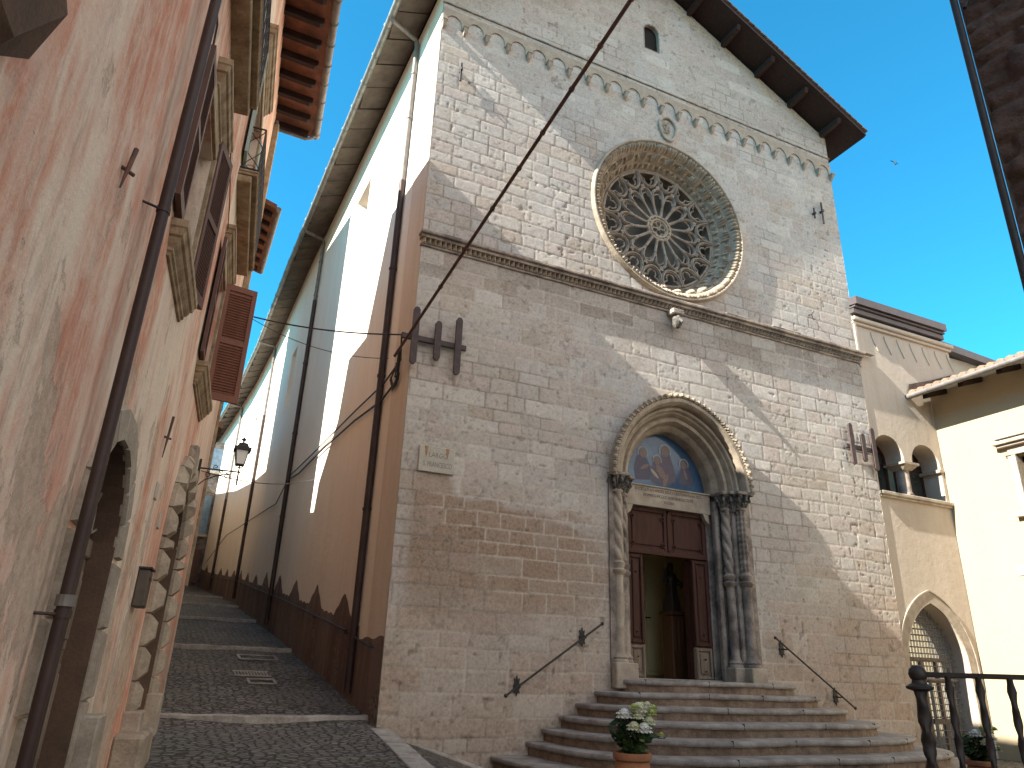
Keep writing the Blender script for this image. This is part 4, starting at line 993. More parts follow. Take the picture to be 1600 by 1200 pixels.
# ================================================================== POTTED PLANTS
def plant(loc, potz, label, s=1., seed=1):
    rn = random.Random(seed); t = thing('potted_plant', label, 'potted plant', loc, 'terracotta pots of white flowers by the steps')
    x, y, z = loc
    mb = MB(); H = potz
    mb.lathe([(.10 * s, 0), (.13 * s, .02), (.17 * s, H * .35), (.175 * s, H * .6), (.15 * s, H * .85), (.14 * s, H - .07), (.165 * s, H - .055), (.172 * s, H - .02), (.165 * s, H), (.145 * s, H), (.135 * s, H - .06)], loc, 28); mb.build('pot', 'pot', t, True)
    mb = MB()
    top = z + H
    for k in range(520):
        a = rn.uniform(0, 6.283); h = rn.uniform(-.02, .29) * s; rad = (.09 + .09 * math.sin(min(h / (.29 * s), 1) * 2.6)) * s * rn.uniform(.2, 1.05)
        c = Vector((x + rad * math.cos(a), y + rad * math.sin(a), top + h)); L = rn.uniform(.028, .055) * s
        d = Vector((math.cos(a) + rn.uniform(-.7, .7), math.sin(a) + rn.uniform(-.7, .7), rn.uniform(-.6, .7))).normalized()
        u = d.orthogonal().normalized(); u = (u + d.cross(u) * rn.uniform(-1, 1)).normalized() * L * .42; w = d.cross(u).normalized() * L * .12
        mb.add([tuple(c - d * L), tuple(c + u - d * L * .2 + w), tuple(c + u * .8 + d * L * .4 + w), tuple(c + d * L), tuple(c - u * .8 + d * L * .4 + w), tuple(c - u - d * L * .2 + w)], [(0, 1, 2, 3), (0, 3, 4, 5)])
    for k in range(5):      # trailing sprays
        a = rn.uniform(-.6, .9); p = [Vector((x, y, top + .02))]
        for j in range(1, 6): p.append(Vector((x + math.cos(a) * .055 * j * s, y + math.sin(a) * .05 * j * s, top + (.02 + .05 * j - .006 * j * j) * s)))
        mb.tube([tuple(q) for q in p], .004, 4)
        for q in p[2:]:
            d = Vector((rn.uniform(-1, 1), rn.uniform(-1, 1), rn.uniform(-.4, .6))).normalized() * .035 * s; u = d.orthogonal().normalized() * .016 * s
            mb.add([tuple(q), tuple(q + d * .5 + u), tuple(q + d), tuple(q + d * .5 - u)], [(0, 1, 2, 3)])
    mb.build('foliage', 'leaf', t)
    fl = [(-.17, .35, .062, 'petalwhite'), (-.10, .245, .055, 'petal'), (.0, .23, .062, 'petalwhite'), (-.04, .41, .062, 'petal'), (.05, .36, .05, 'petal'), (.13, .37, .04, 'petalgreen'), (.10, .29, .05, 'petal'), (-.12, .42, .035, 'petalgreen'), (.19, .31, .03, 'petalgreen'), (.17, .41, .035, 'petalgreen'), (.01, .13, .022, 'petalgreen'), (.28, .17, .026, 'petalgreen'), (.09, .11, .02, 'petalgreen'), (-.06, .34, .045, 'petal'), (.02, .43, .04, 'petalgreen'), (.06, .44, .035, 'petal')]
    for i, (dx, dz, r, m) in enumerate(fl):
        r *= s * 1.25; dyy = -.14 - .05 * rn.random() if i % 4 else -.08; c = (x + dx * s * .9 * .9 + dz * 0, y + dyy * s + dx * .12, top + dz * s * .9)
        mb = MB()
        for ring_, (nr, rr_, cu) in enumerate(((5, .35, .75), (8, .65, .35), (11, .95, .0), (12, 1.05, -.35))):
            for k in range(nr):
                a = 2 * math.pi * (k + .5 * ring_) / nr; ce = math.cos(cu * 1.3); se = math.sin(cu * 1.3)
                d = Vector((math.cos(a) * ce, math.sin(a) * ce, se * .9)) * r * rr_; tt = Vector((-math.sin(a), math.cos(a), 0)) * r * .33
                o0 = Vector(c); nrm = d.normalized() * r * .12
                mb.add([tuple(o0 + d * .25), tuple(o0 + d * .7 + tt + Vector((0, 0, r * .18))), tuple(o0 + d + tt * .6 + Vector((0, 0, r * .05))), tuple(o0 + d * 1.05 + Vector((0, 0, -r * .04))), tuple(o0 + d - tt * .6 + Vector((0, 0, r * .05))), tuple(o0 + d * .7 - tt + Vector((0, 0, r * .18)))], [(0, 1, 2, 3), (0, 3, 4, 5)])
        mb.lathe([(0, -r * .6), (r * .55, -r * .3), (r * .62, r * .1), (r * .35, r * .5), (0, r * .6)], c, 10)
        mb.build('flower', m, t)
plant((4.0, -4.5, piazza_z(4.0, -4.5)), .63, 'terracotta pot of white and lime flowers in front of the church steps', 1.0, 3)
plant((9.62, -3.8, .3), .46, 'terracotta pot of white flowers half hidden behind the iron railing', 1.0, 5)

# ================================================================== FOREGROUND RAILING
rl = thing('iron_railing', 'dark wrought iron railing with ball finial and twisted bars at the right edge', 'railing', (3.39, -7.9, .2))
def twisted(mb, x, y, z0, z1, r):
    n = int((z1 - z0) / .02); mb.lathe([(r, (z1 - z0) * k / n) for k in range(n + 1)], (x, y, z0), 12, lambda a, z, i: 1 + .22 * math.cos(2 * (a + z * 26)) + .10 * math.sin(z * 90))
P0 = Vector((3.39, -7.9)); P1 = Vector((2.70 + .9, -8.62)); PB = Vector((4.4, -7.85))
RD = Vector((2.76 - 3.39, -8.8 + 7.9)); 
mb = MB(); twisted(mb, P0.x, P0.y, .1, 1.58, .026); mb.lathe([(.03, 0), (.06, .01), (.062, .02), (.034, .035), (.03, .05)], (P0.x, P0.y, 1.575), 14)
mb.lathe([(0, 0), (.02, .004), (.037, .02), (.042, .04), (.037, .06), (.02, .076), (0, .08)], (P0.x, P0.y, 1.612), 16); mb.build('post', 'iron', rl, True)
RA = P0 + Vector((.42, -.62)) * 1.4
mb = MB(); mb.obox(((P0.x + RA.x) / 2, (P0.y + RA.y) / 2, 1.652), ((RA.x - P0.x) / 2, (RA.y - P0.y) / 2, 0), (.011, .007, 0), (0, 0, .010)); mb.build('top_rail', 'iron', rl)
mb = MB(); mb.tube([(P0.x, P0.y, 1.645), (PB.x, PB.y, 1.655)], .009, 6); mb.build('second_rail', 'iron', rl)
for k in range(1, 8):
    q = P0 + (RA - P0) * (k * .118)
    mb = MB(); twisted(mb, q.x, q.y, .1, 1.645, .015); mb.build('baluster', 'iron', rl, True)

# ================================================================== ARCHED WING BESIDE THE CHURCH
wing = thing('loggia_house', 'cream house with a twin-arched loggia and grilled doorway attached to the church', 'house', (14.6, 0, .3))
WY = .03
WF = lambda x, z, o=0: (x, WY - o, z)
a1 = arch(13.93, .46, 5.44, 6.30, n=10); a2 = arch(15.12, .46, 5.44, 6.26, n=10)
# joined twin opening: split above the column
twin = [(13.47, 5.44), (15.58, 5.44)] + a2[2:] + [(14.66, 6.20), (14.39, 6.20)] + a1[2:]
gate = arch(14.44, .90, .1, 1.95, None, .42, 14)
mb = MB(); mb.sheet([(13.36, -.2), (15.72, -.2), (15.72, 8.0), (16.72, 8.0), (16.72, 9.55), (13.36, 9.62)], [twin, gate], lambda x, z: WF(x, z), [.55, .42], lambda x, z, d: WF(x, z, -d))
mb.add([(13.36, WY, -.2), (13.36, .6, -.2), (13.36, .6, 9.62), (13.36, WY, 9.62), (16.72, WY, 8), (16.72, 6, 8), (16.72, 6, 9.55), (16.72, WY, 9.55)], [(0, 1, 2, 3), (4, 5, 6, 7)])
mb.build('wall', 'wing', wing)
# loggia: sill, column, windows
mb = MB(WF); mb.box(13.42, 15.70, 5.36, 5.44, -.50, .10, .015); mb.box(13.44, 15.68, 5.31, 5.36, 0, .06, .01); mb.build('sill', 'carved_pale', wing)
mb = MB(); mb.lathe([(.17, 0), (.17, .06), (.15, .1), (.135, .13), (.13, .55), (.125, .62), (.14, .64)], (14.525, .22, 5.44), 20); cl = mb.build('column', 'carved_grey', wing, True)
mb = MB(); mb.add([(14.525 + a * w, .22 + b * d, z) for w, d, z in ((.13, .13, 6.05), (.20, .24, 6.14), (.24, .27, 6.16), (.24, .27, 6.21)) for a, b in ((-1, -1), (1, -1), (1, 1), (-1, 1))],
       [tuple((i * 4 + k, i * 4 + (k + 1) % 4, (i + 1) * 4 + (k + 1) % 4, (i + 1) * 4 + k)) for i in range(3) for k in range(4)] + [(12, 13, 14, 15)])
mb.build('capital', 'carved_pale', cl)
mb = MB(WF); mb.box(15.50, 15.66, 6.12, 6.20, -.5, .03, .01); mb.build('impost', 'carved_pale', wing)
for cx in (13.93, 15.12):
    mb = MB(); op = arch(cx, .46, 5.44, 6.28, n=10); mb.prism(op, lambda x, z: WF(x, z, -.50), lambda x, z: WF(x, z, -.53)); w_ = mb.build('window', 'glass', wing)
    mb = MB(WF); mb.tube([(p[0], p[1], -.49) for p in op], .035, 6, closed=True); mb.tube([(cx, 5.44, -.49), (cx, 6.7, -.49)], .025, 6); mb.tube([(cx - .45, 6.25, -.49), (cx + .45, 6.25, -.49)], .02, 6)
    mb.build('frame', 'door', w_)
# blind arch frieze and top moulding
mb = MB(WF); mb.box(13.36, 16.80, 9.46, 9.56, 0, .12, .02); mb.box(13.36, 16.76, 9.38, 9.45, 0, .06, .01); mb.box(13.38, 13.46, 8.3, 9.4, 0, .06, .01); mb.build('cornice', 'wing', wing)
mb = MB(WF)
for i in range(7):
    cx = 13.95 + i * .44; mb.tube([(cx + .02 + .2 * (1 - math.cos(t)) * .5, 9.30 - .45 * t / 2.2, .008) for t in [2.2 * k / 8 for k in range(9)]], .014, 5)
mb.build('frieze', 'wing', wing)
# dark metal eave and roof
mb = MB(WF); mb.box(13.34, 16.45, 9.62, 9.74, -.3, .14, .01); mb.box(13.34, 16.45, 9.75, 9.80, -.3, .19, .01); mb.build('fascia', 'darkmetal', wing)
mb = MB(); mb.add([(13.34, -.22, 9.81), (16.45, -.22, 9.81), (16.45, 5, 10.6), (13.34, 5, 10.6), (13.34, -.22, 10.0), (16.45, -.22, 10.0), (16.45, 5, 10.8), (13.34, 5, 10.8)], [(0, 3, 2, 1), (4, 5, 6, 7), (0, 1, 5, 4), (1, 2, 6, 5), (2, 3, 7, 6), (3, 0, 4, 7)]); mb.build('roof', 'darkmetal', wing)
# pointed stone surround of the gateway
def arch_band(w0, w1, c, zs, zb, y0, y1, cx, mb):
    A = [(cx + w0, zb)] + archline(cx, w0, zs, c, 14) + [(cx - w0, zb)]; B = [(cx + w1, zb)] + archline(cx, w1, zs, c, 14) + [(cx - w1, zb)]
    n = len(A)
    vs = [WF(p[0], p[1], y0) for p in A] + [WF(p[0], p[1], y1) for p in A] + [WF(p[0], p[1], y1) for p in B] + [WF(p[0], p[1], y0) for p in B]
    mb.add(vs, [(k + r_ * n, k + 1 + r_ * n, k + 1 + (r_ + 1) * n, k + (r_ + 1) * n) for k in range(n - 1) for r_ in range(3)])
mb = MB(); arch_band(.895, 1.12, .42, 1.95, -.1, -.02, .012, 14.44, mb); gs = mb.build('gateway_surround', 'carved_pale', wing)
mb = MB(); arch_band(1.12, 1.15, .42, 1.95, 1.6, -.02, .03, 14.44, mb); mb.build('hood_mould', 'carved_pale', gs)
# grille, glazed door behind
mb = MB(WF); gy = -.30
def gate_halfw(z):
    if z <= 1.95: return .90
    q = (.90 + .42) ** 2 - (z - 1.95) ** 2; return max(0, math.sqrt(max(q, 0)) - .42)
for k in range(-9, 10):
    x = k * .09; 
    if abs(x) >= .90: continue
    zt = 1.95 + math.sqrt((1.32) ** 2 - (abs(x) + .42) ** 2); mb.tube([(14.44 + x, .12, gy), (14.44 + x, zt, gy)], .008, 4)
z = .3
while z < 3.1:
    hw = gate_halfw(z)
    if hw > .03: mb.tube([(14.44 - hw, z, gy), (14.44 + hw, z, gy)], .008, 4)
    z += .12
mb.tube([(14.44 - .90, 1.72, gy), (14.44 + .90, 1.72, gy)], .03, 4); mb.tube([(14.44, .12, gy), (14.44, 1.72, gy)], .035, 4)
mb.build('grille', 'zinc', wing)
mb = MB(); mb.prism(arch(14.44, .895, .1, 1.95, None, .42, 10), lambda x, z: WF(x, z, -.38), lambda x, z: WF(x, z, -.41)); gd = mb.build('glazed_door', 'skyglass', wing)
mb = MB(WF)
for x in (13.58, 14.0, 14.36, 14.80, 15.2): mb.box(x - .035, x + .035, .1, 2.1 if x not in (13.58, 15.2) else 1.95, -.38, -.34, .005)
for z in (.2, .95, 1.7, 2.1): mb.box(13.55, 15.25, z - .04, z + .04, -.375, -.335, .005)
mb.build('door_frame', 'oldwood', gd)
# set-back neighbour seen over the white house roof
nb = thing('rear_house', 'pinkish cream house with dark eaves set back behind the tiled roof', 'house', (20, 1.4, .3))
mb = MB(); mb.box(16.73, 27, 1.2, 6, .0, 10.1); mb.build('wall', 'wing', nb)
mb = MB(); mb.add([(16.74, .9, 10.18), (27, .9, 9.7), (27, 6, 10.4), (16.74, 6, 11), (16.74, .9, 10.40), (27, .9, 9.9), (27, 6, 10.6), (16.74, 6, 11.2)], [(0, 3, 2, 1), (4, 5, 6, 7), (0, 1, 5, 4), (1, 2, 6, 5), (2, 3, 7, 6), (3, 0, 4, 7)]); mb.build('roof', 'darkmetal', nb)

# ================================================================== WHITE HOUSE AT RIGHT
wh = thing('white_house', 'sunlit white house with tiled eaves and a framed window at the right edge', 'house', (17.7, -4.5, .3))
WX = 15.68
mb = MB(); mb.sheet([(.02, -.2), (-10, -.2), (-10, 8.05), (.02, 8.05)], [rect(-2.7, -1.62, 5.0, 6.15)], lambda y, z: (WX, y, z), .25, lambda y, z, d: (WX + d, y, z))
mb.add([(WX, -10, -.2), (24, -10, -.2), (24, -10, 9), (WX, -10, 8.05)], [(0, 1, 2, 3)]); mb.build('wall', 'white', wh)
HW = lambda y, z, o=0: (WX - o, y, z)
mb = MB(HW); mb.box(-3.0, -1.25, 6.42, 6.50, 0, .18, .01); mb.box(-3.0, -1.29, 6.36, 6.42, 0, .12, .01); mb.box(-2.95, -1.33, 6.52, 6.56, 0, .21, .01)
mb.box(-2.9, -1.40, 6.17, 6.24, 0, .07, .01); mb.box(-2.86, -1.46, 6.24, 6.36, 0, .03)
mb.box(-1.62, -1.44, 4.96, 6.17, 0, .05, .01); mb.box(-2.88, -2.7, 4.96, 6.17, 0, .05, .01); mb.box(-1.62, -1.54, 4.96, 6.17, .05, .07, .005); mb.box(-2.95, -1.38, 4.88, 4.96, 0, .12, .01)
wd_ = mb.build('window_surround', 'carved_pale', wh)
mb = MB(HW); mb.box(-2.7, -1.62, 5.0, 6.15, -.25, -.22); mb.build('pane', 'glass', wd_)
mb = MB(HW); mb.box(-1.72, -1.62, 5.0, 6.15, -.20, -.15, .01); mb.box(-2.2, -2.12, 5.0, 6.15, -.2, -.15, .01); mb.box(-2.7, -1.62, 6.05, 6.15, -.2, -.15, .01); mb.build('casement', 'shutter', wd_)
mb = MB(HW); mb.box(-1.9, -1.13, 3.74, 3.93, 0, .02, .004); mb.box(-1.87, -1.16, 3.77, 3.90, .02, .025); mb.build('house_sign', 'marble', wh)
# roof: soffit, rafters, barrel tiles, gutter
E0 = (14.93, 7.84); sl = .34
mb = MB(); mb.add([(E0[0], .0, E0[1]), (E0[0], -10.3, E0[1]), (24, -10.3, E0[1] + sl * (24 - E0[0])), (24, .0, E0[1] + sl * (24 - E0[0]))] , [(0, 1, 2, 3)])
mb.add([(E0[0], .0, E0[1] + .05), (E0[0], -10.3, E0[1] + .05), (24, -10.3, E0[1] + .05 + sl * (24 - E0[0])), (24, .0, E0[1] + .05 + sl * (24 - E0[0])), (E0[0], 0, E0[1]), (E0[0], -10.3, E0[1])], [(0, 1, 2, 3), (0, 1, 5, 4)])
rfw = mb.build('roof', 'cream', wh)
mb = MB(); nt = 50
for k in range(nt):
    yc = -.1 - k * .205
    seg = 9
    for j in range(seg):
        xa = E0[0] - .06 + j * .45; xb = xa + .47; za = E0[1] + .075 + sl * (xa - E0[0]); zb_ = E0[1] + .055 + sl * (xb - E0[0]); r0, r1 = .095, .080
        vs = [(xa, yc + r0 * math.cos(t), za + r0 * math.sin(t)) for t in [math.pi * q / 6 for q in range(7)]] + [(xb, yc + r1 * math.cos(t), zb_ + r1 * math.sin(t)) for t in [math.pi * q / 6 for q in range(7)]]
        mb.add(vs, [(q, q + 1, q + 8, q + 7) for q in range(6)] + [tuple(range(7))])
mb.build('tiles', 'tile', rfw)
mb = MB(); mb.tube([(E0[0] - .07, .12, E0[1] - .0), (E0[0] - .07, -10.3, E0[1] - .0)], .065, 10); mb.build('gutter', 'zinc', wh, True)
for k in range(12):
    yc = -.35 - k * .85; mb = MB(); mb.obox((15.32, yc, 7.84 + sl * .38 - .08), (.36, 0, sl * .36), (0, .06, 0), (0, 0, .06)); mb.build('rafter', 'roofwood', wh)
mb = MB(); mb.add([(14.93, -.02, 7.95), (15.75, -.02, 8.2), (15.75, -.02, 8.42), (14.93, -.02, 8.16), (16.72, -.02, 8.52), (16.72, -.02, 8.78)], [(0, 1, 2, 3), (1, 4, 5, 2)])
mb.build('flashing', 'rubble', wh)

# ================================================================== BROWN RUBBLE HOUSE, TOP RIGHT
bh = thing('rubble_house', 'dark brown rubble stone house corner at the upper right edge', 'house', (6.5, -9.5, 0))
def rubble_wall():
    a = (5.06, -8.0); b = (5.9, -12.0)
    us = np.arange(0, 4.1, .03); zs = np.arange(0, 9.5, .03); U, Z = np.meshgrid(us, zs)
    d, bb, e = masonry(U, Z, .12, .28, .16, .5, 71, .12)
    h = (bb[..., 0] - .5) * .06 + (fbm(U * 6, Z * 6, 4, 5) - .5) * .10 - (1 - sstep(.005, .04, d)) * .03
    tx, ty = (b[0] - a[0]) / 4.09, (b[1] - a[1]) / 4.09
    X = a[0] + U * tx - h * (-ty) * 1.0; Y = a[1] + U * ty - h * tx
    grid_object('wall', X, Y, Z, np.ones((U.shape[0] - 1, U.shape[1] - 1), bool), None, 'rubble', bh)
rubble_wall()
mb = MB(); mb.add([(5.08, -7.98, 0), (9, -7.1, 0), (9, -7.1, 9.4), (5.08, -7.98, 9.4), (5.9, -12, 0), (10, -11.5, 0), (5.9, -12, 9.4), (10, -11.5, 9.4)], [(0, 1, 2, 3), (3, 2, 7, 6), (4, 5, 7, 6)]); mb.build('rear_walls', 'rubble', bh)
mb = MB(); mb.tube([(5.03, -7.97, 0), (5.03, -7.97, 9.3)], .028, 10); mb.tube([(5.04, -8.03, 6.75), (5.06, -8.06, 6.83), (5.08, -8.15, 6.87), (5.12, -8.9, 6.9)], .016, 8)
mb.build('downpipe', 'iron', bh, True)

# ================================================================== LEFT SIDE: PINK HOUSE
def wx(y): return -.856 + .0927 * (y + 10.5)
TN = Vector((1, -.0927, 0)).normalized()
LW = lambda y, z, o=0: (wx(y) + TN.x * o, y + TN.y * o, z)
pk = thing('pink_house', 'weathered pink plaster house with stone window trims lining the alley', 'house', (-1.5, -5, .3))
YB0, YB1 = -15., 1.75
D1 = arch(-5.58, .62, .2, 2.20, n=10); D2 = arch(-1.45, .80, .8, 2.72, n=10)
W1 = rect(-5.52, -4.60, 4.42, 5.68); W2 = rect(-2.35, -1.45, 4.60, 5.98); U1 = rect(-5.7, -4.75, 6.95, 8.7); U2 = rect(-2.2, -.75, 7.25, 8.95)
mb = MB(); mb.sheet([(YB0, -.3), (YB1, -.3), (YB1, 11.75), (YB0, 11.75)], [D1, D2, W1, W2, U1, U2], lambda y, z: LW(y, z), [.42, .42, .22, .22, .22, .22], lambda y, z, d: LW(y, z, -d))
mb.add([LW(YB1, -.3), LW(YB1, -.3, -6), LW(YB1, 11.75, -6), LW(YB1, 11.75)], [(0, 1, 2, 3)])
mb.add([LW(YB0, -.3), LW(YB0, -.3, -6), LW(YB0, 11.75, -6), LW(YB0, 11.75)], [(0, 1, 2, 3)])
mb.build('wall', 'pink', pk)
def shutter_leaf(o, y, z0, z1, w, outdir, m='shutter'):
    """louvred leaf standing out from the wall at y; outdir = (dy, do) unit-ish"""
    dy, do = outdir
    f = lambda a, z, t: LW(y + dy * a + do * t * .0 + t * (1 if abs(do) > .5 else 0), z, .03 + do * a + (t if abs(do) <= .5 else 0))
    mb = MB(f)
    for a0, a1, b0, b1 in ((0, .055, z0, z1), (w - .055, w, z0, z1), (.055, w - .055, z0, z0 + .09), (.055, w - .055, z1 - .08, z1), (.055, w - .055, (z0 + z1) / 2 - .035, (z0 + z1) / 2 + .035)):
        mb.box(a0, a1, b0, b1, -.018, .018)
    lf = mb.build('shutter', m, o)
    mb = MB(f)
    for s0, s1 in ((z0 + .10, (z0 + z1) / 2 - .04), ((z0 + z1) / 2 + .04, z1 - .09)):
        z = s0
        while z < s1 - .02:
            mb.add([(.05, z, -.016), (w - .05, z, -.016), (w - .05, z + .028, .014), (.05, z + .028, .014), (.05, z - .005, -.014), (w - .05, z - .005, -.014), (w - .05, z + .022, .016), (.05, z + .022, .016)], [(0, 1, 2, 3), (4, 7, 6, 5), (0, 4, 5, 1), (3, 2, 6, 7)]); z += .036
    mb.add([(.05, z0 + .05, .0), (w - .05, z0 + .05, .0), (w - .05, z1 - .05, .0), (.05, z1 - .05, .0)], [(0, 1, 2, 3)])
    mb.build('louvres', m, lf)
def trim(mb, y0, y1, z, h, o, up=True):
    """moulded stone shelf: stacked slabs stepping outwards towards the top (or bottom)"""
    pr = [(0, .18), (.10, .22), (.14, .34), (.24, .36), (.34, .52), (.44, .62), (.50, .64), (.54, .80), (.66, .86), (.74, .90), (.78, 1.0), (1.0, 1.0)]
    for (f0, o0), (f1, o1) in zip(pr[:-1], pr[1:]):
        za, zb_ = z + h * f0, z + h * f1; e0, e1 = .12 * (1 - o0) * 1.0, .12 * (1 - o1)
        mb.add([(y0 + e0, za, -.01), (y1 - e0, za, -.01), (y1 - e0, za, o * o0), (y0 + e0, za, o * o0), (y0 + e1, zb_, -.01), (y1 - e1, zb_, -.01), (y1 - e1, zb_, o * o1), (y0 + e1, zb_, o * o1)], [(3, 2, 6, 7), (0, 3, 7, 4), (2, 1, 5, 6)])
    e = .12 * (1 - pr[0][1]); mb.add([(y0 + e, z, -.01), (y1 - e, z, -.01), (y1 - e, z, o * pr[0][1]), (y0 + e, z, o * pr[0][1]), (y0, z + h, -.01), (y1, z + h, -.01), (y1, z + h, o), (y0, z + h, o)], [(0, 1, 2, 3), (4, 7, 6, 5)])
def pink_window(w, sill, hood, shut, pane=True):
    (y0, z0), (y1, _), (_, z1), _ = w
    mb = MB(LW); mb.box(y0 - .14, y0, z0, z1 + .02, -.01, .035, .006); mb.box(y1, y1 + .14, z0, z1 + .02, -.01, .035, .006); mb.box(y0 - .14, y1 + .14, z1 + .02, z1 + .15, -.01, .03, .006)
    fr_ = mb.build('window_frame', 'sill', pk)
    mb = MB(LW); trim(mb, sill[0], sill[1], sill[2], sill[3], sill[4]); mb.build('window_sill', 'sill', fr_)
    if hood: mb = MB(LW); trim(mb, hood[0], hood[1], hood[2], hood[3], hood[4]); mb.build('window_hood', 'sill', fr_)
    mb = MB(LW); mb.box(y0, y1, z0, z1, -.21, -.19); mb.build('window_pane', 'glass', fr_)
    mb = MB(LW)
    for a, b in ((y0, y0 + .06), (y1 - .06, y1), ((y0 + y1) / 2 - .04, (y0 + y1) / 2 + .04)): mb.box(a, b, z0, z1, -.19, -.15)
    mb.box(y0, y1, z0, z0 + .07, -.19, -.15); mb.box(y0, y1, z1 - .07, z1, -.19, -.15); mb.build('casement', 'shutter', fr_)
    for s2 in shut: shutter_leaf(fr_, *s2)
pink_window(W1, (-5.72, -4.42, 4.14, .24, .11), (-5.42, -4.28, 5.86, .24, .11), [(-4.58, 4.42, 5.95, .40, (.93, .20)), (-5.56, 4.42, 5.7, .4, (-1, .03))])
pink_window(W2, (-2.68, -1.10, 4.30, .24, .12), (-2.55, -1.15, 6.10, .22, .11), [(-1.42, 4.55, 6.12, .40, (.25, .95), 'shutterred'), (-2.38, 4.6, 6.0, .42, (-1, .04))])
pink_window(U1, (-5.9, -4.6, 6.90, .05, .05), None, [])
pink_window(U2, (-2.3, -.65, 7.2, .05, .05), (-2.60, -.95, 9.12, .28, .13), [(-.72, 7.3, 8.95, .5, (1, .06), 'greenwood'), (-2.25, 7.3, 8.95, .4, (-1, .06), 'greenwood')])
# plain stone band between the balcony window and the eaves
mb = MB(LW); mb.box(YB1 - .14, YB1 + .03, 6.6, 11.2, -.02, .10, .01); mb.box(YB1 - .12, YB1 + .01, 2.6, 6.6, -.01, .04, .01); mb.build('corner_band', 'sill', pk)
# balconies
def balcony(y0, y1, z, label=None):
    mb = MB(LW); mb.box(y0, y1, z, z + .10, -.01, .16, .01); mb.box(y0 - .01, y1 + .01, z + .105, z + .14, -.01, .225, .008); mb.box(y0 - .01, y1 + .01, z + .145, z + .18, -.01, .235, .012)
    sl_ = mb.build('balcony', 'sill', pk); zt = z + .18; H = .66; o_ = .215
    mb = MB(LW); r = .009
    for path in ([(y0 + .03, zt + H, .0), (y0 + .03, zt + H, o_), (y1 - .03, zt + H, o_), (y1 - .03, zt + H, 0)], [(y0 + .03, zt + .04, .0), (y0 + .03, zt + .04, o_), (y1 - .03, zt + .04, o_), (y1 - .03, zt + .04, 0)]): 
        for a, b in zip(path[:-1], path[1:]): mb.tube([a, b], .012, 5)
    n = int((y1 - y0) / .17)
    def cell(pa, pb):       # crossing S-scrolls between two rail points
        pts1 = []; pts2 = []
        for k in range(11):
            t = k / 10; q = .5 - .5 * math.cos(2 * math.pi * t); s1 = [pa[i] + (pb[i] - pa[i]) * q for i in range(2)]; s2 = [pb[i] + (pa[i] - pb[i]) * q for i in range(2)]
            z = zt + .04 + (H - .04) * t; pts1.append((s1[0], z, s1[1])); pts2.append((s2[0], z, s2[1]))
        mb.tube(pts1, .006, 4); mb.tube(pts2, .006, 4)
        for zz in (zt + .07, zt + H - .03):
            c = ((pa[0] + pb[0]) / 2, zz, (pa[1] + pb[1]) / 2); d = ((pb[0] - pa[0]) / 2, (pb[1] - pa[1]) / 2)
            mb.tube([(c[0] + d[0] * .5 * math.cos(t), zz + .025 * math.sin(t), c[2] + d[1] * .5 * math.cos(t)) for t in [6.283 * k / 8 for k in range(8)]], .005, 4, closed=True)
    for k in range(n + 1):
        yy = y0 + .03 + (y1 - y0 - .06) * k / n; mb.tube([(yy, zt, o_), (yy, zt + H, o_)], .008, 5)
        if k < n: cell((yy, o_), (yy + (y1 - y0 - .06) / n, o_))
    for yy in (y0 + .03, y1 - .03): cell((yy, 0.02), (yy, o_))
    mb.build('balcony_railing', 'iron', sl_)
balcony(-6.6, -4.12, 6.62); balcony(-2.48, -.05, 6.98)
# doors
def old_door(D, cx, w, zb, zs, depth, m):
    ol = arch(cx, w - .006, zb - .2, zs, n=10)[1:]; ol = ol + [(cx - w + .006, zb - .2)]
    mb = MB(LW); n = len(ol); mb.add([(p[0], p[1], .002) for p in ol] + [(p[0], p[1], -depth) for p in ol], [(k, k + 1, k + 1 + n, k + n) for k in range(n - 1)]); mb.build('door_reveal', 'reveal', pk)
    mb = MB(LW); mb.box(cx - w, cx + w, zb, zs, -depth, -depth + .05); mb.box(cx - .03, cx + .03, zb, zs, -depth + .05, -depth + .08, .01)
    for sgn in (-1, 1):
        for z0, z1 in ((zb + .1, zb + .55), (zb + .62, zb + 1.2), (zb + 1.27, zs - .1)):
            c0 = cx + sgn * w / 2; hw = w / 2 - .09
            mb.box(c0 - hw, c0 + hw, z0, z1, -depth + .05, -depth + .07, .01); mb.box(c0 - hw + .06, c0 + hw - .06, z0 + .06, z1 - .06, -depth + .07, -depth + .085, .01)
    dr = mb.build('door', m, pk)
    mb = MB(LW); mb.box(cx - w, cx + w, zs - .02, zs + .10, -depth, -depth + .07, .01); mb.build('transom', m, dr)
    mb = MB(LW); mb.prism(arch(cx, w, zs + .08, zs + .1, n=8), lambda y, z: (y, z, -depth), lambda y, z: (y, z, -depth + .02)); mb.build('fanlight', 'black', dr)
    mb = MB(LW)
    for k in range(7):
        a = math.pi * (k + .5) / 7; pts = [(cx + q * w * math.cos(a + .25 * math.sin(q * 6)), zs + .12 + q * w * math.sin(a + .25 * math.sin(q * 6)), -depth + .07) for q in (.12, .3, .5, .7, .95)]; mb.tube(pts, .009, 5)
    for q in (.35, .7): mb.tube([(cx + q * w * math.cos(t), zs + .12 + q * w * math.sin(t), -depth + .07) for t in [math.pi * k / 12 for k in range(13)]], .009, 5)
    mb.build('fanlight_grille', 'carved_grey', dr)
    mb = MB(LW); mb.lathe([(0, 0), (.03, .01), (.03, .03), (0, .04)], (cx + .1, zb + 1.1, -depth + .09), 10); mb.build('knob', 'iron', dr)
old_door(D1, -5.58, .62, .35, 2.20, .20, 'oldwood'); old_door(D2, -1.45, .80, .9, 2.72, .26, 'oldwood')
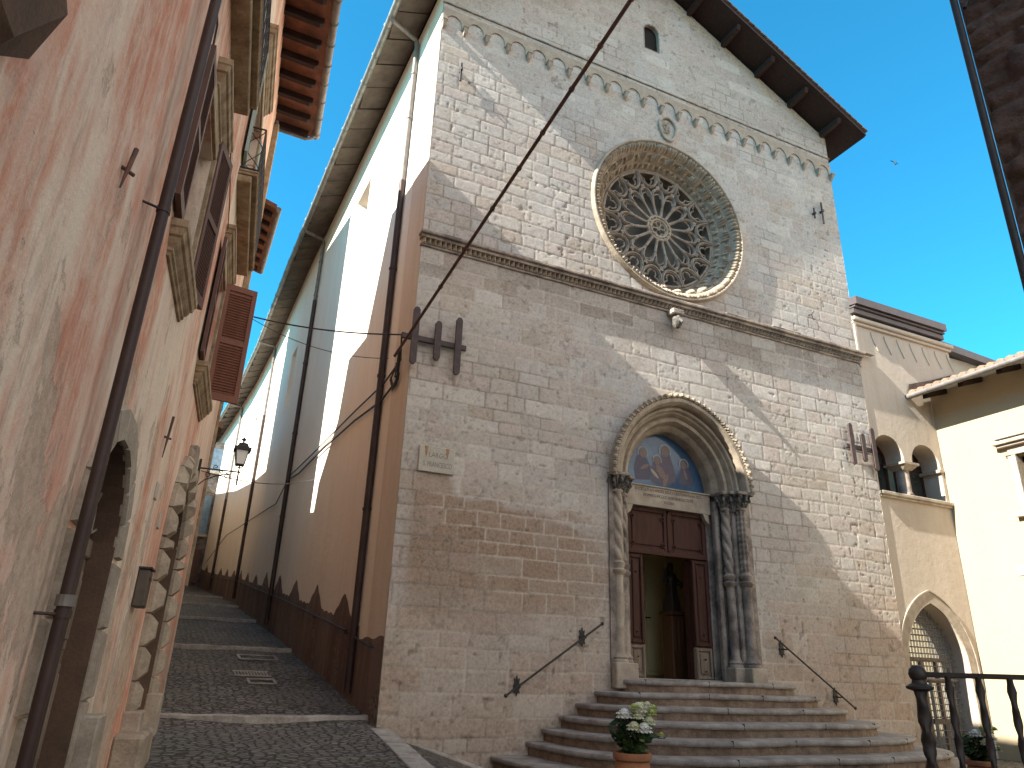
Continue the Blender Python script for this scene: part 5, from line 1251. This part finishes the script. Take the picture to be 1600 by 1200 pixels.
# stone surround, near door: flat blocks
def surround(cx, w, zb, zs, bw, proud, diamond, lab):
    root_ = None
    items = []
    z = zb; k = 0
    while z < zs - .05:
        h = .30 if diamond else .42
        if z + h > zs: h = zs - z
        b2 = bw * (1.0 if k % 2 else (1.0 if diamond else 1.35))
        for sgn in (-1, 1): items.append(([(cx + sgn * w, z), (cx + sgn * (w + b2), z), (cx + sgn * (w + b2), z + h - .012), (cx + sgn * w, z + h - .012)]))
        z += h; k += 1
    N = 11 if diamond else 9
    for k in range(N):
        a0 = math.pi * k / N + .008; a1 = math.pi * (k + 1) / N - .008; r0, r1 = w, w + bw
        if k == N // 2 and diamond: r1 += .10
        items.append([(cx + r0 * math.cos(a0), zs + r0 * math.sin(a0)), (cx + r1 * math.cos(a0), zs + r1 * math.sin(a0)), (cx + r1 * math.cos(a1), zs + r1 * math.sin(a1)), (cx + r0 * math.cos(a1), zs + r0 * math.sin(a1))])
    root_ = None
    for it in items:
        n = 4; c = (sum(p[0] for p in it) / 4, sum(p[1] for p in it) / 4); pr = proud * random.uniform(.85, 1.1)
        ins = [(c[0] + (p[0] - c[0]) * (.55 if diamond else .93), c[1] + (p[1] - c[1]) * (.5 if diamond else .93)) for p in it]
        mb = MB(LW); mb.add([(p[0], p[1], -.01) for p in it] + [(p[0], p[1], pr * .35) for p in it] + [(p[0], p[1], pr) for p in ins], [(k, (k + 1) % 4, (k + 1) % 4 + 4, k + 4) for k in range(4)] + [(k + 4, (k + 1) % 4 + 4, (k + 1) % 4 + 8, k + 8) for k in range(4)] + [(8, 9, 10, 11)])
        mb.build('surround_block', 'carved' if diamond else 'carved_pale', pk)
surround(-5.58, .62, .5, 2.20, .20, .035, False, ''); surround(-1.45, .80, 1.1, 2.72, .26, .12, True, '')
for yy, zb in ((-2.42, 1.02), (-.50, 1.1)):
    mb = MB(LW); mb.box(yy - .17, yy + .17, zb - .45, zb + .12, -.01, .15, .012); mb.build('door_plinth', 'carved_pale', pk)
mb = MB(LW); mb.box(-2.95, -2.0, .5, .98, -.01, .24, .03); mb.build('stone_block', 'carved', pk)
mb = MB(LW); mb.box(-4.93, -4.62, .2, 1.25, -.01, .13, .012); mb.build('door_plinth', 'carved_pale', pk)
mb = MB(LW); mb.box(-1.55, -1.33, 3.68, 3.92, -.01, .10, .02); mb.build('keystone', 'carved_grey', pk)
# corbel stone high by the camera
mb = MB(LW)
mb.add([(-9.6, 2.98, 0), (-8.60, 3.04, 0), (-8.36, 3.25, 0), (-9.6, 3.9, 0), (-9.6, 3.08, .07), (-8.62, 3.10, .06), (-8.42, 3.4, .08), (-9.6, 3.9, .10)], [(0, 1, 5, 4), (1, 2, 6, 5), (2, 3, 7, 6), (4, 5, 6, 7), (3, 0, 4, 7)])
mb.build('corbel_stone', 'reveal', pk)
# brown downpipe
mb = MB(LW); mb.tube([(-6.55, .35, .10), (-6.55, 11.3, .10)], .032, 14)
for z in (1.75, 3.9, 6.0, 8.3): mb.lathe([(.052, 0), (.052, .05)], (0, 0, 0), 12) if 0 else mb.tube([(-6.55, z, .10), (-6.55, z + .035, .10)], .037, 14); mb.tube([(-6.62, z + .015, -.02), (-6.56, z + .015, .10)], .008, 5)
dpk = mb.build('downpipe', 'pipe', pk, True)
mb = MB(LW); mb.tube([(-6.55, 1.80, .10), (-6.55, 1.85, .10)], .042, 14); mb.build('collar', 'zinc', dpk)
# eaves: soffit, rafters, gutter, roof
EVO = .74
mb = MB(LW); mb.add([(YB0, 11.62, -.05), (YB1 + .42, 11.62, -.05), (YB1 + .42, 11.52, EVO), (YB0, 11.52, EVO), (YB0, 11.70, -.05), (YB1 + .42, 11.70, -.05), (YB1 + .42, 11.60, EVO), (YB0, 11.60, EVO)], [(0, 1, 2, 3), (4, 7, 6, 5), (0, 4, 5, 1), (1, 5, 6, 2), (2, 6, 7, 3)])
mb.build('brick_soffit', 'soffit', pk)
mb = MB(LW); mb.add([(YB0, 11.72, EVO), (YB1 + .42, 11.72, EVO), (YB1 + .42, 13.4, -6.5), (YB0, 13.4, -6.5), (YB0, 11.61, EVO), (YB1 + .42, 11.61, EVO), (YB1 + .42, 11.71, -6.5), (YB0, 11.71, -6.5)], [(0, 1, 2, 3), (4, 5, 1, 0), (1, 5, 6, 2), (4, 7, 6, 5)]); mb.build('roof', 'tileold', pk)
yy = YB1 + .3
while yy > -8:
    mb = MB(LW); mb.add([(yy + a, z, o_) for a in (-.045, .045) for z, o_ in ((11.60, 0), (11.47, 0), (11.40, EVO - .16), (11.43, EVO - .10), (11.53, EVO - .10))], [(0, 1, 2, 3, 4), (9, 8, 7, 6, 5)] + [(k, (k + 1) % 5, (k + 1) % 5 + 5, k + 5) for k in range(5)]); mb.build('rafter', 'roofwood', pk); yy -= .48
mb = MB(LW); mb.tube([(YB0, 11.56, EVO + .05), (YB1 + .42, 11.56, EVO + .05)], .07, 12)
y = YB1 + .3
while y > -8: mb.tube([(y, 11.56 + .078 * math.sin(t), EVO + .05 + .078 * math.cos(t)) for t in [6.283 * k / 10 for k in range(10)]], .007, 4, closed=True); y -= .48
mb.tube([(YB1 + .33, 11.50, EVO + .03), (YB1 + .33, 11.42, EVO - .04), (YB1 + .33, 11.38, EVO - .15), (YB1 + .20, 11.34, .02), (YB1 - .2, 11.2, .06)], .03, 8)
mb.build('gutter', 'zinc', pk, True)
# small ironwork on the pink wall
for y, z0, z1, tl, lab in ((-7.15, 3.62, 3.86, .10, 'short rusty iron wall tie on the pink wall left of the brown downpipe'), (-3.82, 3.18, 3.55, .04, 'long rusty iron wall tie on the pink wall below the shuttered windows')):
    mb = MB(LW); mb.tube([(y - tl * .2, z0, .02), (y - tl * .1, (z0 + z1) / 2, .03), (y, z1, .04)], [.004, .011, .012], 6); mb.tube([(y - tl * .1, (z0 + z1) / 2, -.0), (y - tl * .1 + .045, (z0 + z1) / 2 - .005, .05)], .010, 6)
    mb.build('wall_tie', 'rust', None, label=lab, cat='iron tie')
mx = thing('mailbox', 'dark metal mailbox fixed beside the rusticated doorway in the alley', 'mailbox', LW(-3.5, 2.0, .05))
mb = MB(LW); mb.box(-3.62, -3.38, 1.98, 2.28, 0, .09, .01); mb.build('box', 'brass', mx)
mb = MB(LW); mb.box(-3.63, -3.37, 2.28, 2.30, 0, .105, .004); mb.box(-3.58, -3.42, 2.20, 2.22, .09, .095); mb.build('lid', 'iron', mx)
for y, z, lab in ((-3.62, 2.93, 'small pale tile sign on the pink wall right of the near arched door'), (-3.0, 2.78, 'second small tile sign beside the rusticated doorway')):
    mb = MB(LW); mb.box(y - .06, y + .06, z - .07, z + .07, 0, .015, .004); mb.build('wall_sign', 'marble', None, label=lab, cat='sign')
# drooping wires on the pink wall
def wire(pts, r, lab, m='cable', n=5, nm='cable'):
    mb = MB(); mb.tube(pts, r, n); return mb.build(nm, m, None, True, label=lab, cat='cable')
def sag(a, b, s, n=14):
    a, b = Vector(a), Vector(b); return [tuple(a + (b - a) * (k / n) - Vector((0, 0, s * 4 * (k / n) * (1 - k / n)))) for k in range(n + 1)]
wire([LW(-6.25, 6.6, .03), LW(-6.2, 6.2, .04), LW(-6.1, 5.95, .02), LW(-5.95, 5.9, .03), LW(-5.85, 5.75, .02)], .008, 'thin black wire dropping beside the balcony on the pink wall')
wire([LW(-4.9, 6.1, .02), LW(-4.85, 5.9, .03), LW(-4.0, 6.5, .02), LW(-2.9, 6.4, .02), LW(-2.6, 6.2, .03)], .006, 'thin wire running between the two stone window hoods')

# ================================================================== SECOND LEFT HOUSE AND THE ROW BEHIND
h2 = thing('ochre_house', 'narrow ochre house with red soffit beyond the pink house', 'house', (-1.5, 3, 1))
X2 = .20
mb = MB(); mb.box(-5, X2, 1.80, 4.28, .3, 9.45); mb.build('wall', 'pink', h2)
mb = MB(); mb.add([(-5, 1.78, 11.2), (X2 + .40, 1.78, 9.55), (X2 + .40, 4.45, 9.55), (-5, 4.45, 11.2), (-5, 1.78, 11.1), (X2 + .40, 1.78, 9.45), (X2 + .40, 4.45, 9.45), (-5, 4.45, 11.1)], [(0, 1, 2, 3), (4, 7, 6, 5), (1, 5, 6, 2), (2, 6, 7, 3), (0, 4, 5, 1)]); rf2 = mb.build('roof', 'soffit', h2)
for k in range(7):
    y = 1.98 + k * .37; mb = MB(); mb.obox((X2 + .17, y, 9.48), (.18, 0, -.06), (0, .035, 0), (0, 0, .04)); mb.build('rafter', 'roofwood', h2)
mb = MB(); mb.tube([(X2 + .44, 1.85, 9.5), (X2 + .44, 4.45, 9.5)], .055, 10); mb.build('gutter', 'zinc', h2, True)
mb = MB(); mb.tube([(X2 + .10, 2.4, 5.6), (X2 + .1, 2.4, 6.6), (X2 + .02, 2.4, 6.9)], .05, 8); mb.build('flue', 'iron', h2, True)
def row_house(x, y0, y1, z0, ze0, ze1, lab, m='ochre', depth=5):
    t = thing('row_house', lab, 'house', (x - 1, (y0 + y1) / 2, ramp_z(y0)))
    mb = MB(); mb.add([(x, y0, z0), (x, y1, z0), (x, y1, ze1), (x, y0, ze0), (x - depth, y0, z0), (x - depth, y1, z0), (x - depth, y1, ze1), (x - depth, y0, ze0)], [(0, 1, 2, 3), (7, 6, 5, 4), (1, 5, 6, 2), (0, 3, 7, 4)]); mb.build('wall', m, t)
    mb = MB(); e = .3; sl2 = .3
    mb.add([(x + e, y0, ze0 + .02), (x + e, y1, ze1 + .02), (x - depth, y1, ze1 + .2 + sl2 * depth), (x - depth, y0, ze0 + .2 + sl2 * depth), (x + e, y0, ze0 + .14), (x + e, y1, ze1 + .14), (x - depth, y1, ze1 + .34 + sl2 * depth), (x - depth, y0, ze0 + .34 + sl2 * depth)], [(0, 1, 2, 3), (4, 7, 6, 5), (0, 4, 5, 1), (1, 5, 6, 2), (3, 7, 4, 0)]); mb.build('roof', 'tileold', t)
    return t
row_house(X2, 4.30, 5.95, .8, 8.6, 7.0, 'low lean-to house with sloping roof between taller alley houses')
row_house(X2 + .02, 5.97, 15.4, 1.2, 6.3, 7.6, 'low ochre house along the middle of the alley')
row_house(-1.9, 6.25, 15.5, 1.2, 16.15, 17.6, 'tall ochre house set back behind the low alley house', 'ochre', 4)
row_house(X2 + .1, 15.42, 32.55, 2.5, 9.2, 10.8, 'long plain house on the upper alley', 'ochre')
# the end of the alley
eh = thing('end_house', 'shadowed stone house with blue shutters closing the far end of the alley', 'house', (.5, 33, 5))
EY = 32.6
mb = MB(); mb.box(-5, 4, EY, EY + 4, 3, 13.1); mb.build('wall', 'greyrubble', eh)
mb = MB(); mb.box(-5, 4, EY - .03, EY, 10.2, 13.1); mb.build('plaster_band', 'greyrubble', eh)
EF = lambda x, z, o=0: (x, EY - .03 - o, z)
for x0, x1, z0, z1 in ((1.0, 1.8, 11.4, 12.7), (.65, 1.5, 7.9, 10.0)):
    mb = MB(EF); mb.box(x0, x1, z0, z1, 0, .06, .01); sh_ = mb.build('shutter', 'bluewood', eh)
    mb = MB(EF); mb.box(x0 - .1, x1 + .1, z0 - .14, z0, 0, .15, .01); mb.build('window_sill', 'carved_pale', sh_)
mb = MB(EF); mb.box(.75, 1.5, 5.3, 7.1, 0, .05, .01); mb.build('door', 'shutter', eh)

# ================================================================== STREET LAMP
lp = thing('street_lamp', 'black wrought iron lantern on a scrolled bracket across the alley', 'street lamp', (.2, .05, 3.9))
LXc = .64; LY = .02; wxl = wx(.05)
mb = MB()
mb.tube([(wxl + .02, LY, 4.02), (LXc + .03, LY, 4.03)], .011, 6); mb.box(wxl, wxl + .03, LY - .03, LY + .03, 3.72, 4.14, .004)
mb.tube([(wxl + .03, LY, 3.78), (wxl + .10, LY, 3.86), (wxl + .22, LY, 3.93), (wxl + .34, LY, 3.97), (wxl + .42, LY, 3.99)], .008, 6)
def spiral(cx, cz, r, turns, st, sgn=1): return [(cx + r * (1 - k / 24 * .8) * math.cos(st + sgn * turns * 6.283 * k / 24), LY, cz + r * (1 - k / 24 * .8) * math.sin(st + sgn * turns * 6.283 * k / 24)) for k in range(25)]
mb.tube(spiral(LXc - .13, 3.955, .045, 1.3, 1.6, 1), .007, 5); mb.tube(spiral(wxl + .22, 4.06, .035, 1.2, -1.6, -1), .006, 5); mb.tube(spiral(wxl + .14, 3.94, .04, 1.3, 1.2, 1), .006, 5); mb.tube(spiral(wxl + .30, 3.99, .03, 1.2, 3, -1), .006, 5)
mb.build('bracket', 'iron', lp, True)
c = (LXc, LY)
def frustum(mb, w0, z0, w1, z1):
    mb.add([(c[0] + a * w, c[1] + b * w, z) for w, z in ((w0, z0), (w1, z1)) for a, b in ((-1, -1), (1, -1), (1, 1), (-1, 1))], [(0, 1, 5, 4), (1, 2, 6, 5), (2, 3, 7, 6), (3, 0, 4, 7), (0, 3, 2, 1), (4, 5, 6, 7)])
zb = 4.12
mb = MB(); mb.tube([(c[0], c[1], 3.86), (c[0], c[1], 3.90), (c[0], c[1], 4.13)], [.010, .014, .010], 6); mb.lathe([(0, 0), (.016, .01), (0, .03)], (c[0], c[1], 3.84), 8)
for a, b in ((-1, -1), (1, -1), (1, 1), (-1, 1)):
    mb.tube([(c[0] + a * .052, c[1] + b * .052, 4.145), (c[0] + a * .04, c[1] + b * .04, 4.10), (c[0], c[1], 4.09)], .005, 5); mb.tube([(c[0] + a * .054, c[1] + b * .054, zb + .01), (c[0] + a * .083, c[1] + b * .083, 4.33)], .006, 5)
frustum(mb, .058, 4.125, .060, 4.137); frustum(mb, .112, 4.33, .112, 4.372); frustum(mb, .085, 4.373, .055, 4.43); frustum(mb, .06, 4.431, .028, 4.45)
mb.lathe([(.014, 0), (.012, .03), (.034, .04), (.036, .055), (.014, .07), (0, .095)], (c[0], c[1], 4.45), 10); mb.build('lantern_frame', 'iron', lp)
mb = MB(); frustum(mb, .050, 4.14, .079, 4.329); mb.build('lantern_glass', 'lampglass', lp)

# ================================================================== CABLES AND RODS
# stiff rusty conduit from the church corner anchor towards the houses behind the camera
mb = MB(); A = Vector((2.62, -.16, 6.15)); B = Vector((3.2, -6.0, 7.99)); D_ = (B - A)
pts = [A, A + D_ * .25, A + D_ * .5, A + D_ * .75, B, A + D_ * 1.5]
mb.tube([tuple(p) for p in pts], .024, 8)
for t in (.12, .27, .40, .52, .63, .72, .82, .91, 1.0): p = A + D_ * t; q = A + D_ * (t + .006); mb.tube([tuple(p), tuple(q)], .033, 8)
mb.build('overhead_conduit', 'rust', None, True, label='long rusty conduit rod crossing diagonally in front of the church facade', cat='conduit')
wire(sag((.36, 1.6, 7.12), (2.78, -.02, 6.62), .10), .014, 'thick black cable strung across the alley to the church corner')
wire(sag((.36, 1.6, 7.14), (2.86, 1.2, 6.68), .22), .007, 'thinner black cable hanging just below the thick alley cable')
SWc = lambda y, z: SW(y, z, .05)
wire([(2.72, -.08, 6.58), SWc(.4, 6.35), SWc(1.28, 6.23), SWc(3.2, 6.30), SWc(6, 6.35), SWc(8.8, 6.42), SWc(10.2, 6.46), SWc(12, 6.0), SWc(18, 6.5), SWc(26, 7.0), SWc(31, 6.3)], .016, 'black cable clipped along the church side wall above the lamp')
wire([(2.72, -.10, 6.30), SWc(.5, 6.02), SWc(1.35, 5.92), SWc(3.14, 6.08), SWc(6, 6.2), SWc(8.8, 6.23), SWc(10.25, 6.38)], .02, 'second darker cable along the church side wall below the first')
cp = []
for k in range(46):
    a = k * .55; cp.append(SW(.62 + .16 * math.cos(a) + .05 * math.sin(k), 6.05 + .20 * math.sin(a) + .003 * k, .06 + .02 * math.sin(k * 1.7)))
wire(cp, .011, 'coil of spare black cable hanging on the church corner behind the anchor')
wire([SW(.2, 6.62, .05), SW(.35, 6.6, .08), SW(.5, 6.5, .07), SW(.55, 6.3, .06), SW(.6, 6.1, .06)], .014, 'short black cable looping down into the coil at the church corner')
wire(sag((.17, .1, 4.0), SW(6.5, 5.6, .04), .15), .008, 'thin pale wire from the lamp bracket across to the church wall')
# handrail pipe on the side wall
hr = thing('alley_handrail', 'thin dark pipe handrail fixed along the church side wall up the alley', 'handrail', (2.8, 6, 2))
mb = MB(); mb.tube([SW(y, ramp_z(y) + .98 - .01 * y, .08) for y in (1.9, 4, 7, 9, 12.5, 16, 20, 25, 30)], .018, 8); mb.tube([SW(y, ramp_z(y) + .93, .08) for y in (.35, 1.3)], .018, 8); mb.build('rail', 'iron', hr, True)
for y in (.42, 1.2, 2.0, 4.6, 7.4, 10.5, 14, 18, 23):
    z = ramp_z(y) + .98 - .01 * y; mb = MB(); mb.tube([SW(y, z - .05, -.01), SW(y, z - .05, .07), SW(y, z, .08)], .010, 6); mb.build('rail_bracket', 'iron', hr)
# distant bird in the sky
mb = MB(); bc = Vector((30.6, 9.5, 27.0)); mb.lathe([(0, -.14), (.05, -.05), (.06, .03), (.03, .1), (0, .14)], tuple(bc), 8)
mb.add([tuple(bc), (bc.x + .3, bc.y + .1, bc.z + .12), (bc.x + .26, bc.y - .02, bc.z + .05)], [(0, 1, 2)]); mb.add([tuple(bc), (bc.x - .3, bc.y + .1, bc.z + .12), (bc.x - .26, bc.y - .02, bc.z + .05)], [(0, 1, 2)])
mb.build('bird', 'iron', None, label='tiny dark bird flying in the blue sky beside the brown house', cat='bird')
